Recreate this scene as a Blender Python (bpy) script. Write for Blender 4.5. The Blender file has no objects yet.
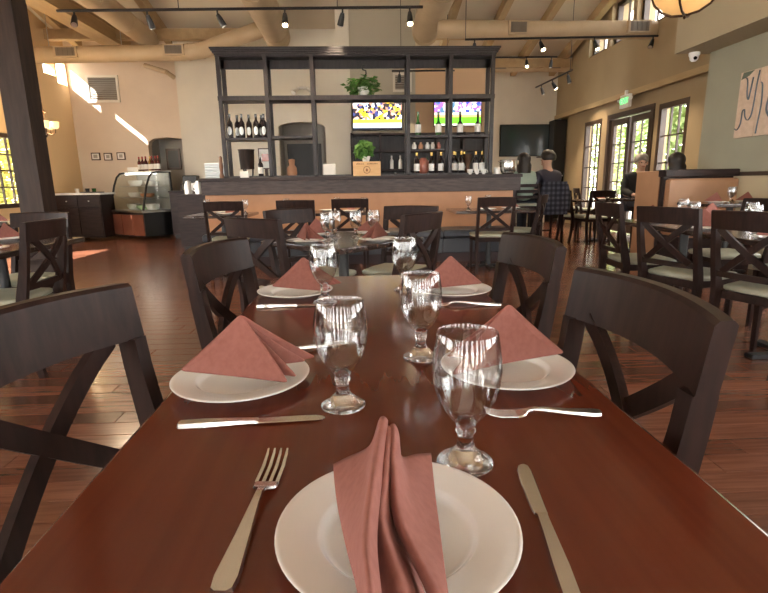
import bpy, bmesh, math, random
from mathutils import Vector, Matrix, Euler
random.seed(7)
S = bpy.context.scene
COL = S.collection
PI = math.pi
R = math.radians

# ------------------------------------------------------------------ camera
cam_d = bpy.data.cameras.new('camera')
cam = bpy.data.objects.new('camera', cam_d); COL.objects.link(cam)
cam_d.sensor_fit = 'HORIZONTAL'; cam_d.sensor_width = 36.0
cam_d.lens = 36.0 * 510 / 768
cam_d.clip_start = 0.02; cam_d.clip_end = 200
_p, _y, _a = R(12.6), R(2.7), R(0.9)
_F = Vector((math.sin(_y)*math.cos(_p), math.cos(_y)*math.cos(_p), -math.sin(_p)))
_R0 = Vector((math.cos(_y), -math.sin(_y), 0)); _U0 = _R0.cross(_F)
_U = _U0*math.cos(_a) + _R0*math.sin(_a); _Rr = _R0*math.cos(_a) - _U0*math.sin(_a)
_m = Matrix((( _Rr.x, _U.x, -_F.x, 0), (_Rr.y, _U.y, -_F.y, 0), (_Rr.z, _U.z, -_F.z, 1.108), (0, 0, 0, 1)))
cam.matrix_world = _m
S.camera = cam

# ------------------------------------------------------------------ sky, sun, exposure
S.view_settings.view_transform = 'Standard'
S.view_settings.look = 'None'
S.view_settings.gamma = 1.0
S.view_settings.use_curve_mapping = False
S.view_settings.exposure = 1.72
SKY = 5.0
w = bpy.data.worlds.new('sky'); S.world = w; w.use_nodes = True
wn = w.node_tree.nodes; wl = w.node_tree.links
bg = wn['Background']
sky = wn.new('ShaderNodeTexSky'); sky.sky_type = 'HOSEK_WILKIE'
sky.sun_direction = Vector((-2, -1, 1.75)).normalized(); sky.turbidity = 4.0; sky.ground_albedo = 0.4
mx = wn.new('ShaderNodeMixRGB'); mx.inputs[0].default_value = 0.75
mx.inputs[2].default_value = (1.0, .97, .92, 1)
wl.new(sky.outputs[0], mx.inputs[1]); wl.new(mx.outputs[0], bg.inputs[0])
bg.inputs[1].default_value = SKY
sun_d = bpy.data.lights.new('sun', 'SUN'); sun_d.energy = 16; sun_d.angle = R(0.6); sun_d.color = (1, .93, .82)
sun = bpy.data.objects.new('sun', sun_d); COL.objects.link(sun); sun.location = (-20, -10, 18)
sun.rotation_euler = Vector((2, 1, -1.75)).to_track_quat('-Z', 'Y').to_euler()

# ------------------------------------------------------------------ materials
M = {}
def mat(name, col, rough=.5, metal=0, col2=None, scale=(6, 6, 6), bump=0, detail=4, emit=None, estr=0, coat=0, spec=None, lo=.35, hi=.65, dist=0):
    m = bpy.data.materials.new(name); m.use_nodes = True
    nt = m.node_tree; b = nt.nodes['Principled BSDF']
    b.inputs['Base Color'].default_value = (*col, 1); b.inputs['Roughness'].default_value = rough; b.inputs['Metallic'].default_value = metal
    if coat: b.inputs['Coat Weight'].default_value = coat; b.inputs['Coat Roughness'].default_value = .12
    if spec is not None: b.inputs['Specular IOR Level'].default_value = spec
    if col2 is not None or bump:
        tc = nt.nodes.new('ShaderNodeTexCoord'); mp = nt.nodes.new('ShaderNodeMapping'); mp.inputs['Scale'].default_value = scale; mp.inputs['Location'].default_value = (3.171, 5.313, 2.737)
        nz = nt.nodes.new('ShaderNodeTexNoise'); nz.inputs['Scale'].default_value = 1; nz.inputs['Detail'].default_value = detail; nz.inputs['Distortion'].default_value = dist
        nt.links.new(tc.outputs['Object'], mp.inputs[0]); nt.links.new(mp.outputs[0], nz.inputs['Vector'])
        if col2 is not None:
            cr = nt.nodes.new('ShaderNodeValToRGB'); cr.color_ramp.elements[0].position = lo; cr.color_ramp.elements[1].position = hi
            cr.color_ramp.elements[0].color = (*col, 1); cr.color_ramp.elements[1].color = (*col2, 1)
            nt.links.new(nz.outputs[0], cr.inputs[0]); nt.links.new(cr.outputs[0], b.inputs['Base Color'])
        if bump:
            bp = nt.nodes.new('ShaderNodeBump'); bp.inputs['Strength'].default_value = bump; bp.inputs['Distance'].default_value = .01
            nt.links.new(nz.outputs[0], bp.inputs['Height']); nt.links.new(bp.outputs[0], b.inputs['Normal'])
    if emit: b.inputs['Emission Color'].default_value = (*emit, 1); b.inputs['Emission Strength'].default_value = estr
    M[name] = m; return m

mat('table_wood', (.112, .023, .0105), .15, col2=(.14, .030, .0135), scale=(45, 1.3, 1), detail=2, spec=.42, coat=.0, lo=.3, hi=.75)
mat('table_dark', (.03, .017, .014), .22, col2=(.05, .026, .02), scale=(40, 4, 40), coat=.5)
mat('chair_wood', (.018, .0095, .008), .40, col2=(.03, .0155, .0125), scale=(50, 50, 6), spec=.13)
mat('seat_vinyl', (.36, .36, .27), .42, col2=(.42, .42, .32), scale=(8, 8, 8))
mat('espresso', (.022, .014, .014), .4, col2=(.038, .024, .023), scale=(4, 30, 30), spec=.25)
mat('shelf_wood', (.018, .015, .017), .36, col2=(.034, .028, .030), scale=(30, 30, 5), spec=.35)
mat('post_wood', (.018, .010, .008), .55, col2=(.038, .022, .016), scale=(20, 20, 2.5), bump=.3, spec=.25)
mat('fascia', (.036, .023, .021), .35, col2=(.07, .047, .042), scale=(6, 30, 40), spec=.3)
mat('orange_vinyl', (.42, .2, .095), .45, col2=(.5, .25, .125), scale=(3, 3, 3))
mat('booth_vinyl', (.40, .215, .115), .45, col2=(.45, .25, .14), scale=(3, 3, 3))
mat('navy_vinyl', (.04, .045, .055), .35)
mat('plinth', (.05, .034, .036), .5, spec=.25)
mat('wall_cream', (.66, .55, .45), .85, col2=(.70, .59, .48), scale=(2, 2, 2), bump=.05)
mat('wall_sun_tint', (.70, .50, .28), .85)  # sunlight put into the colour: yellower than the back wall cream
mat('wall_pale', (.66, .62, .54), .85, col2=(.70, .66, .57), scale=(2, 2, 2))
mat('wall_warm_tint', (.58, .38, .23), .85)  # peach tone paints the warm light falling on the partition
mat('wall_olive', (.43, .39, .31), .85)
mat('wall_tan', (.33, .245, .142), .8, col2=(.36, .272, .162), scale=(1.5, 1.5, 1.5))
mat('wall_green', (.33, .32, .245), .85, col2=(.36, .35, .27), scale=(1.5, 1.5, 1.5))
mat('wall_bulkhead', (.40, .34, .235), .8)
mat('wainscot', (.52, .44, .29), .8)
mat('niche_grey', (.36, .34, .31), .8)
mat('ceiling', (.66, .59, .48), .85)
mat('beam_tan', (.40, .28, .15), .7, col2=(.46, .33, .18), scale=(10, 2, 10))
mat('duct_tan', (.45, .34, .215), .55, col2=(.50, .38, .245), scale=(3, 3, 3))
mat('grille', (.16, .13, .10), .6)
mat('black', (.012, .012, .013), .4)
mat('black_gloss', (.008, .009, .011), .08)
mat('screen_off', (.03, .045, .05), .12)
mat('bronze', (.06, .03, .015), .4, .7)
mat('porcelain', (.86, .85, .83), .12, coat=.4)
mat('napkin', (.265, .098, .077), .9, col2=(.30, .115, .092), scale=(90, 90, 90), bump=.08)
mat('napkin_seam', (.37, .13, .095), .9)
mat('steel', (.72, .70, .66), .22, 1)
mat('steel_dull', (.55, .54, .52), .35, 1)
mat('white', (.75, .74, .71), .5)
mat('white_plate', (.6, .66, .70), .4)
mat('paper', (.78, .77, .74), .7)
mat('frame_dark', (.05, .022, .016), .4)
mat('door_wood', (.05, .028, .018), .45)
mat('copper_panel', (.25, .085, .055), .25, .35, col2=(.33, .12, .075), scale=(3, 3, 3))
mat('bottle_dark', (.012, .009, .012), .12, coat=.5)
mat('bottle_red', (.06, .008, .01), .12, coat=.5)
mat('bottle_green', (.025, .09, .02), .1, coat=.5)
mat('bottle_amber', (.25, .13, .02), .12, coat=.5)
mat('label_white', (.72, .72, .70), .6)
mat('foil_red', (.30, .02, .02), .4)
mat('foil_gold', (.6, .4, .12), .3, .8)
mat('leaf', (.06, .17, .03), .55, col2=(.13, .28, .06), scale=(25, 25, 25))
mat('leaf_tree', (.16, .26, .07), .7, col2=(.42, .52, .22), scale=(1.2, 1.2, 1.2), lo=.3, hi=.7)
mat('leaf_yellow', (.30, .34, .08), .7, col2=(.55, .50, .16), scale=(1.2, 1.2, 1.2))
mat('bark', (.10, .07, .05), .9, col2=(.16, .12, .09), scale=(8, 8, 2), bump=.4)
mat('paving', (.42, .40, .37), .9, col2=(.48, .46, .42), scale=(3, 3, 3))
mat('crate', (.62, .37, .17), .6, col2=(.70, .44, .22), scale=(4, 40, 40))
mat('crate_burn', (.22, .10, .04), .8)
mat('brown_wood', (.20, .09, .045), .5)
mat('pink_glass', (.45, .17, .13), .2, coat=.4)
mat('terracotta', (.45, .22, .12), .7)
mat('skin', (.55, .33, .24), .55)
mat('hair_dark', (.018, .011, .008), .5)
mat('hair_grey', (.30, .27, .24), .6)
mat('shirt_navy', (.03, .028, .045), .85)
mat('shirt_mint', (.40, .50, .42), .85)
mat('shirt_black', (.014, .014, .015), .8)
mat('trousers', (.03, .035, .05), .85)
mat('canvas', (.62, .47, .36), .8, col2=(.70, .55, .44), scale=(20, 20, 20))
mat('paint_blue', (.13, .16, .20), .7)
mat('paint_sage', (.16, .19, .14), .7)
mat('amber_lamp', (.62, .36, .13), .4, emit=(1, .55, .2), estr=.18)
mat('candle_lamp', (.9, .7, .35), .4, emit=(1, .72, .28), estr=.45)
mat('bulb', (1, .9, .7), .4, emit=(1, .8, .5), estr=14)
mat('exit_green', (.05, .5, .1), .5, emit=(.1, .9, .18), estr=.9)
mat('case_light', (1, 1, 1), .4, emit=(1, .97, .9), estr=2.5)
mat('food_green', (.35, .5, .3), .7)
mat('slab', (.05, .022, .015), .6)
mat('camera_white', (.8, .8, .8), .3)

def glassmat(name, col=(1, 1, 1), rough=0.0, ior=1.47):
    m = bpy.data.materials.new(name); m.use_nodes = True
    b = m.node_tree.nodes['Principled BSDF']
    b.inputs['Base Color'].default_value = (*col, 1); b.inputs['Roughness'].default_value = rough
    b.inputs['IOR'].default_value = ior; b.inputs['Transmission Weight'].default_value = 1
    nt = m.node_tree; tr = nt.nodes.new('ShaderNodeBsdfTransparent'); mxs = nt.nodes.new('ShaderNodeMixShader'); mxs.inputs[0].default_value = .12
    nt.links.new(b.outputs[0], mxs.inputs[1]); nt.links.new(tr.outputs[0], mxs.inputs[2]); nt.links.new(mxs.outputs[0], nt.nodes['Material Output'].inputs[0])
    M[name] = m; return m
glassmat('glass')
def panemat(name, tint=(1, 1, 1)):
    m = bpy.data.materials.new(name); m.use_nodes = True; nt = m.node_tree
    nt.nodes.remove(nt.nodes['Principled BSDF'])
    out = nt.nodes['Material Output']
    t = nt.nodes.new('ShaderNodeBsdfTransparent'); t.inputs[0].default_value = (*tint, 1)
    g = nt.nodes.new('ShaderNodeBsdfGlossy'); g.inputs['Roughness'].default_value = .02
    mxs = nt.nodes.new('ShaderNodeMixShader'); mxs.inputs[0].default_value = .05
    nt.links.new(t.outputs[0], mxs.inputs[1]); nt.links.new(g.outputs[0], mxs.inputs[2])
    nt.links.new(mxs.outputs[0], out.inputs[0]); M[name] = m; return m
def thinglass(name):
    m = bpy.data.materials.new(name); m.use_nodes = True; nt = m.node_tree; nt.nodes.remove(nt.nodes['Principled BSDF'])
    t = nt.nodes.new('ShaderNodeBsdfTransparent'); t.inputs[0].default_value = (.975, .98, .98, 1)
    g = nt.nodes.new('ShaderNodeBsdfGlossy'); g.inputs['Roughness'].default_value = .0
    lw = nt.nodes.new('ShaderNodeLayerWeight'); lw.inputs[0].default_value = .5
    cr = nt.nodes.new('ShaderNodeValToRGB'); e = cr.color_ramp.elements
    e[0].position = 0; e[0].color = (.08, .08, .08, 1); e[1].position = 1; e[1].color = (.85, .85, .85, 1)
    for p, c in ((.45, .13), (.7, .30), (.88, .55)): q = e.new(p); q.color = (c, c, c, 1)
    mxs = nt.nodes.new('ShaderNodeMixShader')
    nt.links.new(lw.outputs['Facing'], cr.inputs[0]); nt.links.new(cr.outputs[0], mxs.inputs[0]); nt.links.new(t.outputs[0], mxs.inputs[1]); nt.links.new(g.outputs[0], mxs.inputs[2])
    nt.links.new(mxs.outputs[0], nt.nodes['Material Output'].inputs[0]); M[name] = m
thinglass('thin_glass')
panemat('pane'); panemat('case_glass', (.96, .98, .97))

def floormat():
    m = bpy.data.materials.new('floor_wood'); m.use_nodes = True; nt = m.node_tree; b = nt.nodes['Principled BSDF']
    N = nt.nodes.new; L = nt.links.new
    oi = N('ShaderNodeObjectInfo'); ge = N('ShaderNodeNewGeometry')
    ad = N('ShaderNodeMath'); ad.operation = 'ADD'; L(oi.outputs['Random'], ad.inputs[0]); L(ge.outputs['Random Per Island'], ad.inputs[1])
    fr = N('ShaderNodeMath'); fr.operation = 'FRACT'; L(ad.outputs[0], fr.inputs[0])
    cr = N('ShaderNodeValToRGB')
    cr.color_ramp.elements[0].color = (.115, .042, .025, 1); cr.color_ramp.elements[1].color = (.22, .088, .052, 1)
    L(fr.outputs[0], cr.inputs[0])
    mp = N('ShaderNodeMapping'); mp.inputs['Scale'].default_value = (2.5, 45, 45); L(ge.outputs['Position'], mp.inputs[0])
    nz = N('ShaderNodeTexNoise'); nz.inputs['Scale'].default_value = 1; nz.inputs['Detail'].default_value = 6; nz.inputs['Distortion'].default_value = .6; L(mp.outputs[0], nz.inputs['Vector'])
    ml = N('ShaderNodeMixRGB'); ml.blend_type = 'MULTIPLY'; ml.inputs[0].default_value = .65
    c2 = N('ShaderNodeValToRGB'); c2.color_ramp.elements[0].position = .3; c2.color_ramp.elements[0].color = (.45, .42, .4, 1); c2.color_ramp.elements[1].position = .7; c2.color_ramp.elements[1].color = (1.1, 1.1, 1.1, 1)
    L(nz.outputs[0], c2.inputs[0]); L(cr.outputs[0], ml.inputs[1]); L(c2.outputs[0], ml.inputs[2]); L(ml.outputs[0], b.inputs['Base Color'])
    bp = N('ShaderNodeBump'); bp.inputs['Strength'].default_value = .12; bp.inputs['Distance'].default_value = .004; L(nz.outputs[0], bp.inputs['Height']); L(bp.outputs[0], b.inputs['Normal'])
    b.inputs['Roughness'].default_value = .19; b.inputs['Specular IOR Level'].default_value = .65
    M['floor_wood'] = m
floormat()

def screenmat(name, bands, scale, seed, low, low_h, mid=None):
    # a flat broadcast picture: blotches of team colours above bands of court or caption
    m = bpy.data.materials.new(name); m.use_nodes = True; nt = m.node_tree; b = nt.nodes['Principled BSDF']
    N = nt.nodes.new; L = nt.links.new
    tc = N('ShaderNodeTexCoord'); mp = N('ShaderNodeMapping'); mp.inputs['Location'].default_value = (seed, seed, 0); mp.inputs['Scale'].default_value = (scale, 1, scale*.62)
    L(tc.outputs['Generated'], mp.inputs[0])
    vo = N('ShaderNodeTexVoronoi'); vo.inputs['Scale'].default_value = 1.0; L(mp.outputs[0], vo.inputs['Vector'])
    sp = N('ShaderNodeSeparateXYZ'); L(vo.outputs['Color'], sp.inputs[0])
    cr = N('ShaderNodeValToRGB'); cr.color_ramp.interpolation = 'CONSTANT'
    e = cr.color_ramp.elements
    while len(e) < len(bands): e.new(.5)
    for i, c in enumerate(bands): e[i].position = i/len(bands); e[i].color = (*c, 1)
    L(sp.outputs[0], cr.inputs[0])
    sz = N('ShaderNodeSeparateXYZ'); L(tc.outputs['Generated'], sz.inputs[0])
    c2 = N('ShaderNodeValToRGB'); c2.color_ramp.interpolation = 'CONSTANT'
    e = c2.color_ramp.elements
    while len(e) < len(low): e.new(.5)
    for i, (p, c) in enumerate(low): e[i].position = p; e[i].color = (*c, 1)
    L(sz.outputs[2], c2.inputs[0])
    lt = N('ShaderNodeMath'); lt.operation = 'LESS_THAN'; lt.inputs[1].default_value = low_h; L(sz.outputs[2], lt.inputs[0])
    mxx = N('ShaderNodeMixRGB'); L(lt.outputs[0], mxx.inputs[0]); L(cr.outputs[0], mxx.inputs[1]); L(c2.outputs[0], mxx.inputs[2])
    b.inputs['Base Color'].default_value = (.01, .01, .01, 1); b.inputs['Roughness'].default_value = .15
    L(mxx.outputs[0], b.inputs['Emission Color']); b.inputs['Emission Strength'].default_value = .95
    M[name] = m
screenmat('screen_game', [(.9, .55, .02), (.02, .02, .04), (.85, .8, .75), (.55, .22, .15), (.05, .06, .2), (.02, .02, .03), (.8, .5, .05), (.75, .4, .3), (.03, .02, .02), (.85, .85, .85)], 19, 3.3,
          [(0, (.02, .02, .03)), (.05, (.55, .75, .85)), (.2, (.85, .65, .05))], .32)
screenmat('screen_field', [(.04, .06, .5), (.8, .85, .9), (.25, .1, .6), (.06, .15, .25), (.75, .25, .3), (.7, .75, .8)], 14, 7.1,
          [(0, (.75, .7, .6)), (.06, (.12, .75, .02)), (.3, (.8, .35, .15)), (.38, (.85, .85, .55))], .46)

def plaidmat():
    m = bpy.data.materials.new('plaid'); m.use_nodes = True; nt = m.node_tree; b = nt.nodes['Principled BSDF']
    N = nt.nodes.new; L = nt.links.new
    tc = N('ShaderNodeTexCoord'); col = None
    for ax in 'XZ':
        wv = N('ShaderNodeTexWave'); wv.bands_direction = ax; wv.inputs['Scale'].default_value = 4.0; L(tc.outputs['Object'], wv.inputs['Vector'])
        cr = N('ShaderNodeValToRGB'); cr.color_ramp.elements[0].position = .35; cr.color_ramp.elements[1].position = .65
        cr.color_ramp.elements[0].color = (.35, .35, .4, 1); cr.color_ramp.elements[1].color = (1, 1, 1, 1)
        L(wv.outputs[0], cr.inputs[0])
        ml = N('ShaderNodeMixRGB'); ml.blend_type = 'MULTIPLY'; ml.inputs[0].default_value = 1
        if col is None: ml.inputs[1].default_value = (.07, .075, .10, 1)
        else: L(col, ml.inputs[1])
        L(cr.outputs[0], ml.inputs[2]); col = ml.outputs[0]
    L(col, b.inputs['Base Color']); b.inputs['Roughness'].default_value = .9; M['plaid'] = m
plaidmat()

# ------------------------------------------------------------------ mesh helpers
class MB:
    def __init__(s): s.v = []; s.f = []
    def box(s, x0, x1, y0, y1, z0, z1, ch=0):
        if ch:
            o = len(s.v); c = ch
            for (z, i) in ((z0, c), (z0+c, 0), (z1-c, 0), (z1, c)):
                q = [(x0+i, y0+i), (x1-i, y0+i), (x1-i, y1-i), (x0+i, y1-i)]
                for (a, b) in q: s.v.append((a, b, z))
            s.f.append((o+3, o+2, o+1, o)); s.f.append((o+12, o+13, o+14, o+15))
            for k in range(3):
                for j in range(4):
                    a = o+k*4+j; b = o+k*4+(j+1) % 4; s.f.append((a, b, b+4, a+4))
            return s
        o = len(s.v)
        s.v += [(x0, y0, z0), (x1, y0, z0), (x1, y1, z0), (x0, y1, z0), (x0, y0, z1), (x1, y0, z1), (x1, y1, z1), (x0, y1, z1)]
        s.f += [tuple(o+i for i in q) for q in ((3, 2, 1, 0), (4, 5, 6, 7), (0, 1, 5, 4), (1, 2, 6, 5), (2, 3, 7, 6), (3, 0, 4, 7))]
        return s
    def hexa(s, pts):          # 8 corners, bottom ring then top ring
        o = len(s.v); s.v += [tuple(p) for p in pts]
        s.f += [tuple(o+i for i in q) for q in ((3, 2, 1, 0), (4, 5, 6, 7), (0, 1, 5, 4), (1, 2, 6, 5), (2, 3, 7, 6), (3, 0, 4, 7))]
        return s
    def rings(s, rings, cap=True, closed=True):
        o = len(s.v); n = len(rings[0])
        for r in rings: s.v += [tuple(p) for p in r]
        for k in range(len(rings)-1):
            for j in range(n if closed else n-1):
                a = o+k*n+j; b = o+k*n+(j+1) % n; s.f.append((a, b, b+n, a+n))
        if cap and closed:
            s.f.append(tuple(o+j for j in reversed(range(n)))); s.f.append(tuple(o+(len(rings)-1)*n+j for j in range(n)))
        return s
    def lathe(s, prof, n=20, c=(0, 0, 0), cap=True):
        return s.rings([[(c[0]+r*math.cos(2*PI*j/n), c[1]+r*math.sin(2*PI*j/n), c[2]+z) for j in range(n)] for r, z in prof], cap)
    def tube(s, pts, r, n=8, cap=True, flat=None):
        P = [Vector(p) for p in pts]; rr = r if isinstance(r, (list, tuple)) else [r]*len(P); rg = []
        ref = None
        for i, p in enumerate(P):
            t = (P[min(i+1, len(P)-1)] - P[max(i-1, 0)]).normalized()
            if ref is None: ref = Vector((0, 0, 1)) if abs(t.z) < .9 else Vector((1, 0, 0))
            u = t.cross(ref).normalized(); v = u.cross(t).normalized(); ref = v
            fl = flat or 1
            rg.append([p + (u*math.cos(2*PI*j/n) + v*math.sin(2*PI*j/n)*fl)*rr[i] for j in range(n)])
        return s.rings(rg, cap)
    def bar(s, pts, wx, wy, side):   # rectangular section swept along pts; side = width direction
        sd = Vector(side).normalized(); rg = []; P = [Vector(p) for p in pts]
        for i, p in enumerate(P):
            t = (P[min(i+1, len(P)-1)] - P[max(i-1, 0)]).normalized()
            nrm = t.cross(sd).normalized(); sw = nrm.cross(t).normalized()
            a = wx[i]/2 if isinstance(wx, (list, tuple)) else wx/2; b = wy[i]/2 if isinstance(wy, (list, tuple)) else wy/2
            rg.append([p+sw*a+nrm*b, p-sw*a+nrm*b, p-sw*a-nrm*b, p+sw*a-nrm*b])
        return s.rings(rg)
    def prism(s, poly, axis, a0, a1):   # polygon in the two other axes extruded along axis
        def mk(p, a):
            if axis == 'x': return (a, p[0], p[1])
            if axis == 'y': return (p[0], a, p[1])
            return (p[0], p[1], a)
        return s.rings([[mk(p, a0) for p in poly], [mk(p, a1) for p in poly]])
    def mesh(s, name, smooth=None):
        me = bpy.data.meshes.new(name); me.from_pydata([tuple(p) for p in s.v], [], s.f); me.update()
        bm = bmesh.new(); bm.from_mesh(me); bmesh.ops.recalc_face_normals(bm, faces=bm.faces); bm.to_mesh(me); bm.free()
        if smooth:
            me.polygons.foreach_set('use_smooth', [True]*len(me.polygons))
            me.set_sharp_from_angle(angle=R(smooth))
        return me
    def build(s, name, m, parent=None, smooth=None, bevel=0, label=None):
        me = s.mesh(name, smooth); me.materials.append(M[m])
        o = bpy.data.objects.new(name, me); COL.objects.link(o)
        if parent is not None: o.parent = parent
        if bevel:
            b = o.modifiers.new('bevel', 'BEVEL'); b.width = bevel; b.segments = 2; b.limit_method = 'ANGLE'; b.angle_limit = R(40)
        if label: o['label'] = label
        return o
def B(*a, **k): return MB().box(*a, **k)
def thing(name, label, cat, loc=(0, 0, 0), rz=0, group=None):
    o = bpy.data.objects.new(name, None); COL.objects.link(o); o.empty_display_size = .1
    o.location = loc; o.rotation_euler = (0, 0, rz); o['label'] = label; o['category'] = cat
    if group: o['group'] = group
    return o
def tag(o, label, cat, group=None, loc=None, rz=None):
    o['label'] = label; o['category'] = cat
    if group: o['group'] = group
    if loc is not None: o.location = loc
    if rz is not None: o.rotation_euler = (0, 0, rz)
    return o
KIDS = {}
def kids(o): return [c for c in bpy.data.objects if c.parent is o]
def dup(root, loc, rz=None, label=None, group=None, scale=None):
    r = root.copy(); COL.objects.link(r); r.location = loc
    if rz is not None: r.rotation_euler = (root.rotation_euler[0], root.rotation_euler[1], rz)
    if label: r['label'] = label
    if group: r['group'] = group
    if scale: r.scale = scale
    key = root.name
    if key not in KIDS: KIDS[key] = [(c, kids(c)) for c in kids(root)]
    for c, gs in KIDS[key]:
        d = c.copy(); COL.objects.link(d); d.parent = r
        for g in gs:
            e = g.copy(); COL.objects.link(e); e.parent = d
    return r
def struct(o, label=None):
    o['kind'] = 'structure'
    if label: o['label'] = label
    return o
def wall(name, m, axis, c0, c1, a0, a1, z0, z1, holes=(), label=None):
    # slab between c0..c1 on its thin axis; a runs along the wall; holes = (a0,a1,z0,z1)
    xs = sorted({a0, a1, *[h[0] for h in holes], *[h[1] for h in holes]}); zs = sorted({z0, z1, *[h[2] for h in holes], *[h[3] for h in holes]})
    mb = MB()
    for i in range(len(xs)-1):
        run = None
        for k in range(len(zs)-1):
            cx = (xs[i]+xs[i+1])/2; cz = (zs[k]+zs[k+1])/2
            hole = any(h[0] < cx < h[1] and h[2] < cz < h[3] for h in holes)
            if not hole: run = [zs[k] if run is None else run[0], zs[k+1]]
            if (hole or k == len(zs)-2) and run:
                if axis == 'x': mb.box(c0, c1, xs[i], xs[i+1], *run)
                else: mb.box(xs[i], xs[i+1], c0, c1, *run)
                run = None
    return struct(mb.build(name, m), label)

# ------------------------------------------------------------------ the room shell
floor = struct(B(-6.7, 5.8, -3.4, 14.3, -.12, -.012).build('floor', 'slab'), 'reddish brown wood plank floor')
PW, PL = .125, 1.22
pm = MB().box(-PL/2+.0015, PL/2-.0015, -PW/2+.0015, PW/2-.0015, -.012, 0, ch=.0018).mesh('plank'); pm.materials.append(M['floor_wood'])
def proj(p):
    v = Vector(p)-Vector((0, 0, 1.108)); z = v.dot(_F)
    return (384+510*v.dot(_Rr)/z, 296.5-510*v.dot(_U)/z, z) if z > .05 else None
cand = []
row = 0
y = -3.3
while y < 14.2:
    x = -6.6 - random.uniform(0, PL)
    while x < 5.7:
        cx, cy = x+PL/2, y+PW/2
        sc = 0
        q = proj((cx, cy, 0))
        if q and -60 < q[0] < 828 and 200 < q[1] < 560:
            if not (-.36 < cx < .42 and cy < 2.4) and cy > .6: sc = 1/q[2]
        cand.append((sc, cx, cy)); x += PL
    y += PW
cand.sort(key=lambda t: -t[0])
for sc, cx, cy in cand[:300]:
    o = bpy.data.objects.new('plank', pm); COL.objects.link(o); o.parent = floor; o.location = (cx, cy, 0)
rest = MB()
for sc, cx, cy in cand[300:]:
    rest.box(max(cx-PL/2+.0015, -6.7), min(cx+PL/2-.0015, 5.8), cy-PW/2+.0015, cy+PW/2-.0015, -.012, 0, ch=.0018)
rest.build('plank_field', 'floor_wood', floor)['kind'] = 'stuff'

def zc(y): return 3.95 + .25*(14-y)
TOPZ = 7.4
# ceiling: slopes down to the far wall, with rafters below it
cm = MB().prism([(14.3, zc(14.3)), (14.3, zc(14.3)+.2), (1.8, zc(1.8)+.2), (-3.6, zc(1.8)-1.0), (-3.6, zc(1.8)-1.2), (1.8, zc(1.8))], 'x', -6.8, 5.9)
ceil = struct(cm.build('ceiling', 'ceiling'), 'cream sloping ceiling carried on tan rafters')
rx = [-6.1+1.02*i for i in range(12)]
for x in rx:
    if -3.2 < x < 1.2: continue
    MB().hexa([(x-.07, 14.1, zc(14.1)-.2), (x+.07, 14.1, zc(14.1)-.2), (x+.07, 8, zc(8)-.2), (x-.07, 8, zc(8)-.2), (x-.07, 14.1, zc(14.1)+.02), (x+.07, 14.1, zc(14.1)+.02), (x+.07, 8, zc(8)+.02), (x-.07, 8, zc(8)+.02)]).build('rafter', 'beam_tan', ceil)
for yb in (9.6, 11.9, 13.2):
    MB().box(-6.4, -2.3, yb-.09, yb+.09, zc(yb)-.36, zc(yb)-.16).build('purlin', 'beam_tan', ceil); MB().box(1.3, 5.3, yb-.09, yb+.09, zc(yb)-.36, zc(yb)-.16).build('purlin', 'beam_tan', ceil)

# left wall with its leaded window, added side windows for daylight and a high clerestory strip
wall('wall_left', 'wall_sun_tint', 'x', -6.65, -6.45, -3.4, 12.8, 0, 6.9,
     [(9.55, 10.55, .75, 2.1), (12.18, 12.56, 3.33, 3.92), (11.70, 12.12, 3.45, 3.74), (-2.6, .6, .7, 2.5), (1.4, 4.4, .7, 2.5), (5.2, 8.6, .7, 2.5)], 'cream left wall behind the timber post, tinted yellow for sunlight')
wall('wall_back_left', 'wall_cream', 'y', 12.6, 12.8, -6.65, -3.93, 0, 5.2, [(-4.84, -3.93, 0, 2.3)], 'cream back wall with a large vent and sunlit streaks')
# arched head and recess of the niche
arch = MB().prism([(-4.84, 2.02), (-4.80, 2.12), (-4.70, 2.18), (-4.385, 2.21), (-4.07, 2.18), (-3.97, 2.12), (-3.93, 2.02), (-3.93, 2.3), (-4.84, 2.3)], 'y', 12.59, 12.79)
struct(arch.build('trim_1', 'wall_cream'), 'arched head of the niche beside the display case')
struct(MB().box(-4.84, -3.93, 13.3, 13.4, 0, 2.4).box(-4.94, -4.84, 12.8, 13.4, 0, 2.4).box(-4.94, -3.94, 12.8, 13.4, 2.3, 2.4).build('wall_niche', 'niche_grey'), 'grey recess of the arched niche behind the display case')
wall('wall_back_middle', 'wall_pale', 'y', 12.2, 12.4, -3.93, -.38, 0, 5.2, [(-1.76, -.70, 0, 2.6)], 'pale back wall seen through the bar shelves')
struct(MB().box(-3.93, -3.83, 12.201, 13.4, 0, 5.2).build('wall_return', 'wall_pale'))
struct(MB().prism([(-1.76, 2.36), (-1.7, 2.41), (-1.5, 2.46), (-1.23, 2.475), (-.96, 2.46), (-.76, 2.41), (-.70, 2.36), (-.70, 2.6), (-1.76, 2.6)], 'y', 12.19, 12.39).build('trim_2', 'wall_pale'), 'arched head of the opening behind the bar')
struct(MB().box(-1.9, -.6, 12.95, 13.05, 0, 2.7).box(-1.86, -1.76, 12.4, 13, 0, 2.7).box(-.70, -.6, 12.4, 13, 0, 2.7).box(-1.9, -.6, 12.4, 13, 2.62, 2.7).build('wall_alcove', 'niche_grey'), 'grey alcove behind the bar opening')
struct(B(-.38, -.10, 11.45, 12.4, 0, 5.2).build('wall_pilaster', 'wall_pale'), 'pale pilaster left of the television wall')
struct(B(-.10, 1.28, 11.5, 11.7, 0, 5.2).build('wall_television', 'wall_olive'), 'tall grey-beige wall behind the television')
struct(B(1.28, 2.78, 11.5, 11.7, 0, 3.46).build('wall_partition', 'wall_warm_tint'), 'partition wall behind the bar, tinted peach for warm light')
wall('wall_back_right', 'wall_pale', 'y', 14.0, 14.2, -.4, 5.7, 0, 4.6, (), 'pale far wall carrying the dark television')
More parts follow.
